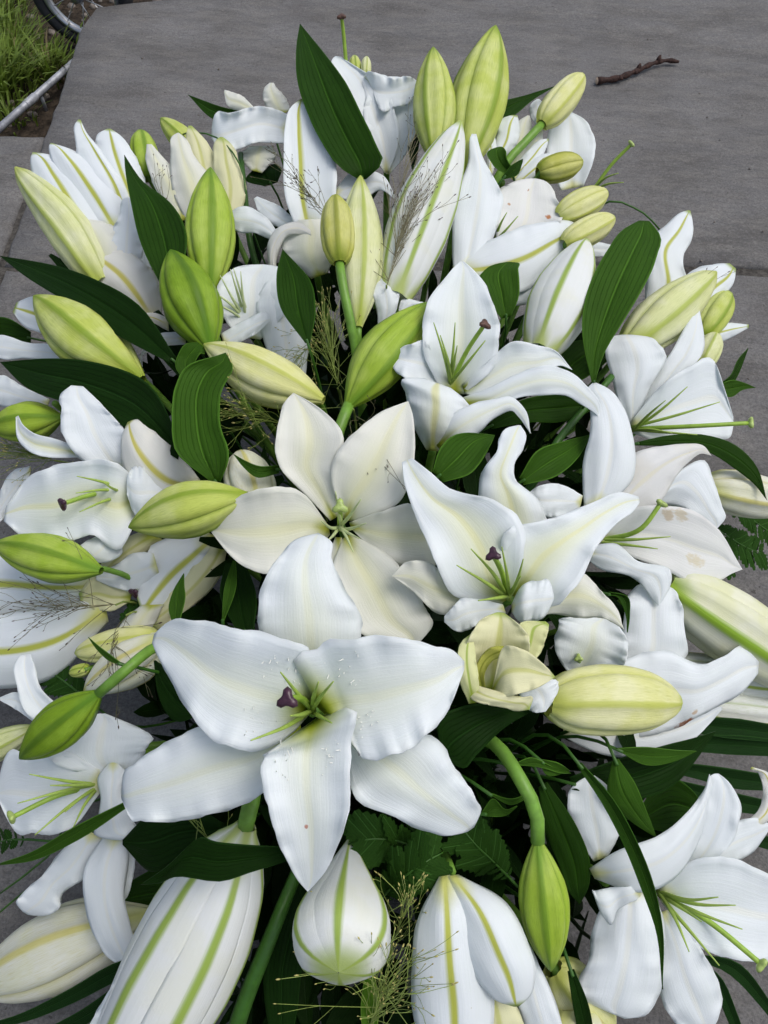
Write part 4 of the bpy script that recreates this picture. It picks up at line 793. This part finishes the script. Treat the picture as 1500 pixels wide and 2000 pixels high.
leaf('dark leaf under the drooping lily and huge white bud', [(430,1650,440,1590,.5),(350,1680,360,1570,.3),(290,1700,290,1590,.3),(240,1650,240,1640,.5)], 'leaf_dark', base=5, cup=-.1)
leaf('dark leaf behind the drooping white petals', [(430,1760,430,1700,.5),(330,1790,330,1690,.3),(200,1785,220,1740,.3),(100,1790,100,1788,.5)], 'leaf', base=11, cup=-.1)
leaf('small pointed leaf between opening cream lily and largest lily', [(325,1220,362,1212,0),(330,1180,362,1165,-.2),(340,1150,360,1145,-.2),(359,1120,359,1120,-.1)], 'leaf_mid', base=4)
leaf('tiny sickle leaf on the thick stalk of hanging bud', [(240,1302,238,1294,.2),(215,1292,214,1278,0),(190,1270,193,1262,0),(172,1244,172,1244,.1)], 'leaf_mid', base=-1, pet=True)
leaf('small curved leaf covering the short cream yellow bud', [(545,935,545,898,.6),(500,932,505,910,-.6),(475,912,480,900,-.8),(456,887,456,887,-.6)], 'leaf_mid', base=-2)
leaf('small rolled leaf beside the stalk of the yellow bud', [(985,348,1018,335,.2),(962,320,990,310,-.3),(958,292,985,290,-.3),(972,287,980,287,-.1)], 'leaf_mid', base=-.5, cup=.7)
leaf('small dark leaf below the rolled leaf', [(975,345,990,352,.2),(1000,322,1012,340,-.1),(1021,310,1021,316,.1)], 'leaf', base=-.8, cup=.5)
leaf('grey green pointed leaf tip over the paving beside the white lily', [(1395,765,1400,735,.5),(1425,735,1420,765,.3),(1440,705,1438,740,.3),(1461,680,1461,682,.5)], 'leaf', base=3)
leaf('second pointed leaf tip over the paving beside the white lily', [(1395,745,1405,780,.5),(1430,742,1430,775,.3),(1455,748,1450,762,.3),(1476,757,1476,757,.5)], 'leaf_mid', base=3)
leaf('dark leaf in the gap left of the cream bud', [(350,760,400,735,.5),(310,690,390,700,.3),(290,640,350,650,.3),(300,610,310,605,.5)], 'leaf_dark', base=4)
leaf('light green folded leaf base under the dark green bud', [(350,740,370,745,.4),(345,700,392,690,-.2),(362,672,400,690,-.3),(385,668,395,675,-.2)], 'leaf_mid', base=-1)
leaf('dark leaf below the outer lime bud', [(200,600,220,580,.4),(140,550,170,535,.2),(95,500,100,495,.4)], 'leaf', base=2)
leaf('dark leaf tip behind the small outer lily', [(60,690,60,630,.5),(10,700,10,620,.3),(-60,680,-60,640,.5)], 'leaf', base=5)
leaf('dark leaf behind the tall bud and white rim', [(800,330,815,330,.5),(795,260,820,265,.3),(805,200,818,205,.4)], 'leaf_dark', base=4)
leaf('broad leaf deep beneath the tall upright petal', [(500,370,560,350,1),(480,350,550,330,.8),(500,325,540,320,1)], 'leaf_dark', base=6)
leaf('narrow dark leaf under the ribbed hanging bud stalk', [(990,1500,1010,1490,.5),(1040,1480,1060,1500,.2),(1085,1500,1095,1510,.1),(1115,1510,1115,1511,.2)], 'leaf_mid', base=1)
leaf('small curled green leaf beside the arched stalk', [(940,1580,945,1600,.3),(965,1560,975,1595,0),(985,1580,990,1592,0),(1010,1574,1010,1576,.2)], 'leaf_mid', base=2.5)
leaf('thin arching leaf below the arched stalk', [(950,1545,955,1552,.2),(1000,1560,1000,1572,0),(1040,1545,1040,1552,.1)], 'leaf_mid', base=2)
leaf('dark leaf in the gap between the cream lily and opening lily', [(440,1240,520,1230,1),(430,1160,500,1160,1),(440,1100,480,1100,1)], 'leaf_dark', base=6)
leaf('narrow green leaf in the gap by the opening lily', [(430,1215,440,1215,1),(440,1140,462,1140,.6),(455,1095,460,1095,.8)], 'leaf_mid', base=3.5)
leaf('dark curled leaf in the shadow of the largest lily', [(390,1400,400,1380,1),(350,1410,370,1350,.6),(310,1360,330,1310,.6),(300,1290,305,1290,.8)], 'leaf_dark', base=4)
leaf('green curled leaf below the plump yellow bud', [(1050,1490,1060,1480,.3),(1070,1515,1090,1490,0),(1110,1508,1112,1504,.2)], 'leaf_mid', base=1)
leaf('upright narrow leaf under the bell shaped bud', [(705,2060,735,2060,1),(705,1960,740,1960,.6),(712,1910,730,1905,.8)], 'leaf_bright', base=3)
leaf('dark leaf below the browned petal', [(1175,1170,1195,1150,1),(1205,1165,1225,1165,.6),(1222,1200,1230,1200,.6),(1225,1235,1226,1235,.8)], 'leaf', base=3, cup=.6)
leaf('dark strap leaf below the flared funnel', [(1100,1900,1130,1890,.5),(1120,1970,1150,1965,.2),(1140,2060,1165,2060,.3)], 'leaf_dark', base=1)

# ------------------------------------------------------------------ thin curved blades and bare stalks
def stalk(label, pts, r, mat, name='stalk', group='bare stalks of the spray', foam=True):
    P = [Wp(x, y, float(D(x, y))+o*.01) for x, y, o in pts]
    if foam: P = P + [(P[-1]+foam_point(P[-1]))/2, foam_point(P[-1])]
    Q = path(P, 30); t = thing(name, label, 'stalk', Q[-1], group)
    mesh_obj('stem', *tube_data(Q, np.linspace(r*.75, r*1.1, 30), 8), MATS[mat], t); return t
stalk('thin curved green stalk arching over the cream half-open lily', [(352,264,3),(372,259,1.5),(410,263,1),(450,292,1),(475,340,2),(482,400,4)], .0011, 'stem_dark')
stalk('thin dark stalk arching over the paving beside the yellow buds', [(1288,448,3),(1262,420,2),(1230,402,1.5),(1195,392,2),(1180,398,3)], .0013, 'stem_dark')
stalk('straight green lily stalk showing between white lilies', [(1195,735,2),(1140,800,3),(1085,868,4),(1050,930,6)], .0042, 'stem_dark')
stalk('thick dark stalk beside the huge hanging white bud', [(585,1690,7),(552,1770,4.5),(520,1850,3.5),(480,1950,3.5),(445,2060,4)], .0058, 'stem_dark', foam=False)
stalk('green stalk behind the folded wavy petal', [(470,300,5),(478,380,5),(490,480,7)], .004, 'stem_dark')
stalk('thin drooping tendril stalk over paving near the drooping lily', [(0,1745,9),(60,1700,8.5),(110,1650,8),(130,1600,8)], .0012, 'stem_dark')
stalk('second thin tendril stalk over paving near the drooping lily', [(-10,1790,9),(50,1740,8.5),(130,1690,8),(180,1640,8)], .0012, 'stem_dark')

# ------------------------------------------------------------------ feathery seed grass
def spray(label, root, tip, n, spread, length, dark=False, base=-1, seed=0, fork=2):
    r = np.random.default_rng(seed+50)
    A = Wp(root[0], root[1], float(D(*root))+(base+4)*.01); B = Wp(tip[0], tip[1], float(D(*tip))+base*.01)
    t = thing('seed_grass', label, 'grass', A, 'feathery seed grass of the spray')
    stem_to_foam(t, A, FWD, 'hair_stalk', .0009, 'stem', .02)
    ax = B-A; L = np.linalg.norm(ax); ax /= L; hairs = []; seeds = []
    sd_ = B-A
    for i in range(n):
        s0 = r.uniform(0, .75); P = A+sd_*s0
        ang = r.normal(0, spread); az = r.uniform(0, 6.28)
        lat = RIGHT*math.cos(az)+UP*math.sin(az)*.8+FWD*math.sin(az*2)*.18
        d = ax*math.cos(ang)+lat*math.sin(ang)*1.0; d /= np.linalg.norm(d)
        l = length*r.uniform(.5, 1.1); kink = r.normal(0, .0035, 3)
        Q = path([P, P+d*l*.5+kink, P+d*l+r.normal(0, .004, 3)-np.array([0, 0, .1])*l], 8)
        hairs.append(tube_data(Q, np.linspace(.00032, .00019, 8), 3))
        ends = [(Q[-1], Q[-1]-Q[-2])]
        for f in range(fork):
            k = r.integers(3, 7); dd = (Q[k]-Q[k-1]); dd /= np.linalg.norm(dd)
            e = Q[k]+(dd+r.normal(0, .3, 3))*l*r.uniform(.12, .3)
            hairs.append(tube_data(path([Q[k], (Q[k]+e)/2+r.normal(0, .001, 3), e], 4), .00019, 3)); ends.append((e, e-Q[k]))
        for e, dv in ends:
            dv = dv/np.linalg.norm(dv); sz = r.uniform(.5, .9)
            seeds.append(tube_data([e-dv*.0002, e+dv*.0009*sz, e+dv*.002*sz, e+dv*.0033*sz], [.0002, .00062*sz, .0006*sz, .0001], 5))
    hs_ = mesh_obj('branchlets', *merge(hairs), MATS['hair_brown' if dark else 'hair_stalk'], t, smooth=False); hs_['kind'] = 'stuff'
    ss = mesh_obj('seeds', *merge(seeds), MATS['seed_dark' if dark else 'seed'], t); ss['kind'] = 'stuff'
spray('dark feathery seed grass spread over the large white ribbed bud', (755,560), (800,400), 46, .38, .085, True, -5, 1, 3)
spray('fine dark seed grass leaning on the tall upright white petal', (680,470), (560,330), 20, .3, .06, True, -5, 2, 2)
spray('wispy seed grass rising between tall buds and white rim', (770,420), (830,150), 14, .22, .10, True, -3, 3, 1)
spray('tangled green seed grass below the bright lime bud', (660,760), (640,640), 44, .9, .06, False, 1, 4, 2)
spray('pale seed grass in the gap beside the wavy leaf', (560,830), (450,790), 40, .8, .06, False, 0, 5, 2)
spray('dark seed grass over the cream white lily petals', (690,800), (740,920), 14, .5, .06, True, -3, 6, 1)
spray('dark seed grass spread over the huge half-closed lily', (230,1180), (60,1190), 26, .5, .07, True, 1, 7, 2)
spray('thin seed grass hanging by the small cream buds', (250,1200), (200,1330), 16, .6, .06, True, 2, 8, 2)
spray('bright green seed grass under the white bud with three ribs', (720,2010), (760,1900), 60, .8, .07, False, 0, 9, 2)
spray('green seed grass beside the bell shaped white bud', (760,1860), (800,1760), 26, .7, .05, False, 2, 10, 2)
spray('sparse pale seed grass above the dark pointed leaf', (420,1660), (360,1570), 14, .5, .05, False, 2, 11, 2)
spray('pale seed grass beside the side facing lily and outer bud', (110,900), (40,880), 40, .7, .05, False, 3, 12, 2)
spray('short seed grass on the cream half-open lily', (330,440), (312,350), 8, .3, .04, True, -1, 13, 1)
spray('sparse seed grass crossing the white pointed petals by paving joint', (1270,600), (1360,560), 8, .4, .05, True, -1, 14, 1)
spray('thin seed grass threaded over dark gap near olive bud', (640,640), (560,720), 22, .7, .05, False, 2, 15, 2)

# ------------------------------------------------------------------ ferns
def leaflet_mesh(n=5):
    V = []; Fc = []; L = 1.0
    out = []
    for i in range(n):
        a = i/n; b = (i+.72)/n; wa = .26*math.sin(math.pi*(a*.8+.18)); wb = .30*math.sin(math.pi*(b*.8+.15))
        out += [(a, wa), (b, wb+.05)]
    pts = [(0, 0)]+out+[(1.0, 0)]
    for i, (x, y) in enumerate(pts): V += [(x, y, -.10*y-.06*x*x), (x, 0, .02*math.sin(x*3)-.06*x*x), (x, -y, -.10*y-.06*x*x)]
    for i in range(len(pts)-1):
        a, b = i*3, (i+1)*3; Fc += [(a, a+1, b+1, b), (a+1, a+2, b+2, b+1)]
    me = bpy.data.meshes.new('leaflet'); me.from_pydata(V, [], Fc)
    ul = me.uv_layers.new(name='UVMap')
    for l in me.loops:
        p = V[l.vertex_index]; ul.data[l.index].uv = (.5+p[1]*1.4, p[0])
    me.polygons.foreach_set('use_smooth', np.ones(len(me.polygons), dtype=bool)); me.materials.append(MATS['fern']); return me
LEAFLET = leaflet_mesh()
from mathutils import Matrix
def fern(label, pts, n, size, base=0):
    P = [Wp(x, y, float(D(x, y))+(base+o)*.01) for x, y, o in pts]; Q = path(P, 2*n+4)
    t = thing('fern_frond', label, 'fern', Q[0], 'fern fronds of the spray')
    mesh_obj('rachis', *tube_data(Q, np.linspace(.0011, .0004, len(Q)), 6), MATS['stem_dark'], t)
    stem_to_foam(t, Q[0], Q[0]-Q[1], 'stem_dark', .0011, 'stem', .01)
    for i in range(n):
        k = 2*i+2; T = Q[k+1]-Q[k-1]; T /= np.linalg.norm(T); nrm = np.array([0, -.25, 1.0]); nrm -= T*np.dot(nrm, T); nrm /= np.linalg.norm(nrm); side = np.cross(nrm, T)
        for sgn in (-1, 1):
            x = side*sgn*.8+T*.75; x /= np.linalg.norm(x); y = np.cross(nrm, x)
            s = size*random.uniform(.85, 1.2)*1.25*(math.sin(math.pi*min(1, .22+.78*(1-i/n)))*.75+.25*(1-i/n)+.12)
            o = bpy.data.objects.new('leaflet', LEAFLET); col.objects.link(o); o.parent = t
            M = Matrix(((x[0], y[0], nrm[0]), (x[1], y[1], nrm[1]), (x[2], y[2], nrm[2]))).to_4x4()
            o.matrix_local = Matrix.Translation(Vector(Q[k]-Q[0])) @ M @ Matrix.Rotation(random.uniform(-.18, .18), 4, 'Z') @ Matrix.Rotation(random.uniform(-.4, .4), 4, 'X') @ Matrix.Diagonal((s, s, s, 1))
    tipm = Q[-1]
fern('dark serrated fern frond tip under the browned lily petal', [(1360,1000,11),(1410,1040,11),(1460,1070,12),(1500,1085,13)], 9, .020)
fern('dark fern frond over the paving by the cream white bud', [(1400,960,11),(1450,1000,11),(1490,1030,12),(1540,1060,13)], 9, .018)
fern('dark fern frond rising beside the bud with three ribs', [(740,1760,6),(780,1720,4),(820,1690,3.5),(865,1665,4)], 10, .020)
fern('dark fern frond beneath the largest lily', [(820,1660,7),(760,1640,5.5),(715,1640,5),(680,1650,5)], 9, .018)
fern('small fern frond behind the small cream buds', [(200,1390,12),(150,1350,10),(110,1320,10),(70,1300,11)], 9, .018)
fern('fern frond tip in the gap by the hanging bud', [(240,1260,11),(255,1220,10),(280,1190,9.5)], 8, .013)
fern('fern sprig over paving beside the drooping lily', [(60,1640,12),(20,1640,12),(-20,1650,13)], 6, .014)
fern('fern frond in the shade below the arched stalk', [(1000,1720,8),(960,1680,6),(920,1640,5.5),(890,1600,6)], 9, .018)
fern('fern frond over the paving below the cream white bud', [(1330,1030,11),(1380,1080,12),(1440,1110,13)], 8, .016)

# ------------------------------------------------------------------ palm leaves: folded strips
def palm(label, hub, strips, base):
    t = thing('palm_leaf', label, 'palm leaf', Wp(hub[0], hub[1], float(D(*hub))+(base+1)*.01), 'palm leaves of the spray')
    for rows in strips:
        sheet('blade', rows, hub, 'palm', t, thick=.0007, base=base, tilt=.3, cup=.55, groove=.15, ruf=.03, nu=16, nv=8)
    stem_to_foam(t, np.array(t.location), FWD, 'stem_dark', .003, 'petiole', .02)
palm('glossy dark palm leaf strips spread over paving beside the white trumpet lily', (1250, 1500), [
    [(1240,1470,1240,1480,0),(1330,1408,1335,1432,0),(1420,1402,1420,1442,.5),(1520,1418,1520,1450,1.2),(1640,1445,1640,1455,2)],
    [(1240,1478,1240,1488,0),(1340,1440,1340,1468,.2),(1430,1436,1430,1474,.7),(1530,1448,1530,1478,1.4),(1640,1475,1640,1485,2)],
    [(1240,1490,1240,1500,.5),(1350,1492,1350,1518,.6),(1430,1502,1430,1540,1.0),(1530,1520,1530,1545,1.6),(1640,1550,1640,1556,2.4)],
    [(1240,1500,1240,1510,.8),(1350,1530,1350,1556,1),(1440,1550,1440,1585,1.4),(1530,1572,1530,1596,2),(1640,1610,1640,1616,2.6)],
    [(1240,1510,1240,1520,1.2),(1350,1570,1350,1596,1.6),(1440,1610,1440,1640,2),(1540,1650,1540,1670,2.6),(1640,1690,1640,1696,3)],
  ], 10)
palm('dark palm leaf strips over paving under the long cream bud', (330, 1860), [
    [(340,1870,340,1855,0),(240,1910,238,1876,.4),(130,1965,125,1938,1),(40,1998,35,1982,1.6),(-40,2010,-40,2004,2.2)],
    [(350,1885,345,1870,.2),(260,1945,255,1908,.6),(170,2000,160,1972,1.2),(60,2050,50,2030,1.8)],
    [(360,1900,352,1886,.4),(280,1985,272,1945,.8),(200,2050,190,2020,1.4),(100,2110,95,2100,2)],
  ], 7)
palm('dark palm leaf strips below the flared white funnel', (1330, 1880), [
    [(1320,1870,1310,1880,0),(1400,1900,1385,1920,.4),(1440,1980,1420,1990,.8),(1470,2080,1455,2085,1.4)],
    [(1330,1860,1320,1870,0),(1440,1880,1420,1900,.6),(1500,1950,1485,1965,1.2),(1550,2040,1545,2045,2)],
    [(1310,1890,1300,1895,0),(1370,1950,1350,1960,.4),(1395,2040,1375,2045,.8)],
  ], 8)

# ------------------------------------------------------------------ hidden core: floral foam and packed foliage
Vb = []; nx, ny, nz = 9, 15, 4
bmf = bmesh.new(); bmesh.ops.create_cube(bmf, size=1.0); bmesh.ops.subdivide_edges(bmf, edges=bmf.edges[:], cuts=6, use_grid_fill=True)
for vv in bmf.verts:
    p = vv.co; vv.co = Vector((p.x*.22*(1-.12*(p.z+.5)), .41+p.y*.58, .062+p.z*.118)) + Vector((0, 0, .006*noise.noise(p*7)))
mef = bpy.data.meshes.new('floral_foam'); bmf.to_mesh(mef); bmf.free(); mef.materials.append(MATS['foam'])
fo = bpy.data.objects.new('floral_foam', mef); col.objects.link(fo)
tag(fo, 'dark green floral foam block hidden in the middle of the lilies', 'floral foam')
fo.location.z = 0.002
POLY = [(330,440),(600,400),(900,380),(1080,470),(1180,620),(1220,850),(1220,1100),(1220,1400),(1270,1600),(1130,1900),(950,2080),(480,2080),(330,1800),(340,1500),(270,1300),(320,1100),(220,900),(220,750),(340,620)]
def inside(x, y):
    c = False; n = len(POLY)
    for i in range(n):
        (x1, y1), (x2, y2) = POLY[i], POLY[i-1]
        if (y1 > y) != (y2 > y) and x < (x2-x1)*(y-y1)/(y2-y1)+x1: c = not c
    return c
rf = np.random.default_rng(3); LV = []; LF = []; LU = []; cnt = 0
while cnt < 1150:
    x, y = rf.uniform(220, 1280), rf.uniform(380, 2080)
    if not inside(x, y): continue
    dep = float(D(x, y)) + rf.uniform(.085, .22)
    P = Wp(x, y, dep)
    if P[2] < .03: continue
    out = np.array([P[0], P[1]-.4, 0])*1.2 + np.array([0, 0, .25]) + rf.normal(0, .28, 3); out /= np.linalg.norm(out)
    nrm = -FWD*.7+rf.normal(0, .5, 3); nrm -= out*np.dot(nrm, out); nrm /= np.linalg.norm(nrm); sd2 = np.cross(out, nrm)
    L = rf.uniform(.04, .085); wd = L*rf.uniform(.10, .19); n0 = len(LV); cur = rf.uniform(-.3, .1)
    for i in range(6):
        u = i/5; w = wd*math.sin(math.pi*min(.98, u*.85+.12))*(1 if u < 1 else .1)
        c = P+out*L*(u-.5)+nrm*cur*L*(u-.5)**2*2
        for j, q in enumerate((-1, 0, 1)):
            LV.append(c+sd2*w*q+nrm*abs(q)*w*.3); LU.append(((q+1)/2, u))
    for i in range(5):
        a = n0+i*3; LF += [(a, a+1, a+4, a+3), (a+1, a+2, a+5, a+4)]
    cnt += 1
fol = mesh_obj('packed_foliage', LV, LF, MATS['leaf_gap_shade'], None, LU)
tag(fol, 'dense foliage packed between the lilies, gap shade painted into its colour', 'foliage', kind='stuff')

# ------------------------------------------------------------------ beyond the paving: grass, rail, wheel
SOILZ = -.12
rg = np.random.default_rng(9); gv = []
def tuft(cx, cy, n, h, sp, lst):
    for i in range(n):
        a = rg.uniform(0, 6.28); q = abs(rg.normal(0, sp)); p = np.array([cx+math.cos(a)*q, cy+math.sin(a)*q, SOILZ-.004])
        lean = np.array([math.cos(a), math.sin(a), 0])*rg.uniform(.2, .95); l = h*rg.uniform(.5, 1.15)
        Q = [p+lean*l*u**1.7+np.array([0, 0, l*(u-.38*u*u)]) for u in (0, .35, .7, 1)]
        w = rg.uniform(.0016, .0034); s = np.array([-math.sin(a), math.cos(a), 0])*w; n0 = len(lst[0])
        for k, c in enumerate(Q):
            f = (1, .95, .7, .08)[k]; lst[0] += [c-s*f, c+s*f]
        lst[1] += [(n0+2*k, n0+2*k+1, n0+2*k+3, n0+2*k+2) for k in range(3)]
green = [[], []]; dry = [[], []]
for px, py, n, h in ((25,125,260,.12),(75,135,200,.075),(-5,70,200,.12),(10,180,160,.14),(-40,100,200,.16),(-60,30,200,.16),(10,10,160,.10),(118,110,40,.04),(-30,200,140,.12),(100,150,60,.10),(20,230,60,.06),(180,-40,90,.1),(-80,-80,300,.18),(60,-90,300,.18),(240,-60,120,.12),(-150,150,250,.16)):
    g = G(px, py, SOILZ); tuft(g[0], g[1], n, h, .045, green)
for px, py, n, h in ((20,110,22,.11),(50,150,20,.10),(95,150,16,.10),(10,30,14,.16),(180,-20,20,.1)):
    g = G(px, py, SOILZ); tuft(g[0], g[1], n, h, .05, dry)
og = mesh_obj('grass', *green, MATS['grass_blade']); tag(og, 'tufts of green grass growing behind the paving', 'grass', kind='stuff')
od = mesh_obj('dry_grass', *dry, MATS['grass_dry']); tag(od, 'dry straw coloured grass stalks behind the paving', 'dry grass', kind='stuff')
pb = []
for i in range(130):
    c = G(rg.uniform(-60, 330), rg.uniform(-40, 250), SOILZ); r = rg.uniform(.004, .013)
    q = np.array([(math.cos(a)*math.cos(b), math.sin(a)*math.cos(b), math.sin(b)*.6) for b in (-1.2, -.4, .4, 1.2) for a in np.linspace(0, 6.28, 6, endpoint=False)])*r*rg.uniform(.75, 1.25, (24, 1))+c
    if c[0] > -.66 and c[1] < 1.86: continue
    pb.append((q, [(i*6+j, i*6+(j+1) % 6, (i+1)*6+(j+1) % 6, (i+1)*6+j) for i in range(3) for j in range(6)]+[tuple(range(18, 24))]))
po = mesh_obj('pebbles', *merge(pb), MATS['pebble']); tag(po, 'loose small stones on the soil behind paving', 'pebbles', kind='stuff')
a = G(-60, 303, -.08); b = G(126, 138, -.08); b2 = b+(b-a)*.35
rail = thing('metal_rail', 'grey metal tube lying along the grass edge by the paving', 'rail', (a+b)/2)
mesh_obj('tube', *tube_data([a, b, b2], [.0075]*3, 14), MATS['rail_metal'], rail)
for f in (.02, .72):
    c = a+(b-a)*f; mesh_obj('foot', *tube_data([c, c-np.array([0, 0, .045])], [.004, .004], 8), MATS['rail_metal'], rail)
dv = (b-a)/np.linalg.norm(b-a); c = a+(b-a)*.62
mesh_obj('sleeve', *tube_data([c-dv*.018, c-dv*.016, c+dv*.016, c+dv*.018], [.0078, .0088, .0088, .0078], 14), MATS['rail_metal'], rail)
def ring(C, ax1, ax2, R, prof, n=72):
    V = []; Fc = []; axn = np.cross(ax1, ax2); m = len(prof)
    for i in range(n):
        t = 2*math.pi*i/n; d = ax1*math.cos(t)+ax2*math.sin(t)
        for pr, pa in prof: V.append(C+d*(R+pr)+axn*pa)
    for i in range(n):
        for j in range(m): Fc.append((i*m+j, i*m+(j+1) % m, ((i+1) % n)*m+(j+1) % m, ((i+1) % n)*m+j))
    return V, Fc
WC = G(155, -16, .004); yaw = math.radians(-12)
w1 = np.array([math.cos(yaw), math.sin(yaw), 0]); w2 = np.array([0, 0, 1.0]); wn_ = np.cross(w1, w2)
wheel = thing('wheel', 'black tyred wheel with silver rim standing on the grass behind paving', 'wheel', WC-np.array([0, 0, .124]))
ty = mesh_obj('tyre', *ring(WC, w1, w2, .110, [(.014*math.cos(q), .017*math.sin(q)) for q in np.linspace(0, 6.28, 12, endpoint=False)]), MATS['tyre'], wheel)
mesh_obj('rim', *ring(WC, w1, w2, .090, [(.008*math.cos(q), .011*math.sin(q)) for q in np.linspace(0, 6.28, 10, endpoint=False)]), MATS['rim_metal'], wheel)
mesh_obj('hub', *tube_data([WC-wn_*.03, WC-wn_*.012, WC+wn_*.012, WC+wn_*.03], [.012, .018, .018, .012], 14), MATS['rim_metal'], wheel)
for i in range(14):
    t = 2*math.pi*i/14; d = w1*math.cos(t)+w2*math.sin(t)
    mesh_obj('spoke', *tube_data([WC+d*.014+wn_*(.015 if i % 2 else -.015), WC+d*.086], .0013, 6), MATS['spoke_metal'], wheel)

# crumbs and bits of dirt on the slabs
cr = []; rc = np.random.default_rng(31)
for i in range(150):
    c = np.array([rc.uniform(-.6, 1.0), rc.uniform(.75, 1.8), .0012]); r = rc.uniform(.0006, .0022)
    if rc.random() < .3: c[1] = 1.008+rc.normal(0, .012); c[0] = rc.uniform(.3, 1.0); c[2] = -.002
    q = np.array([(math.cos(a)*math.cos(b), math.sin(a)*math.cos(b), math.sin(b)*.6) for b in (-1.1, 0, 1.1) for a in np.linspace(0, 6.28, 5, endpoint=False)])*r*rc.uniform(.6, 1.4, (15, 1))+c
    cr.append((q, [(i*5+j, i*5+(j+1) % 5, (i+1)*5+(j+1) % 5, (i+1)*5+j) for i in range(2) for j in range(5)]+[tuple(range(10, 15))]))
cro = mesh_obj('crumbs', *merge(cr), MATS['pebble']); tag(cro, 'tiny crumbs of dirt scattered over the slabs', 'crumbs', kind='stuff')
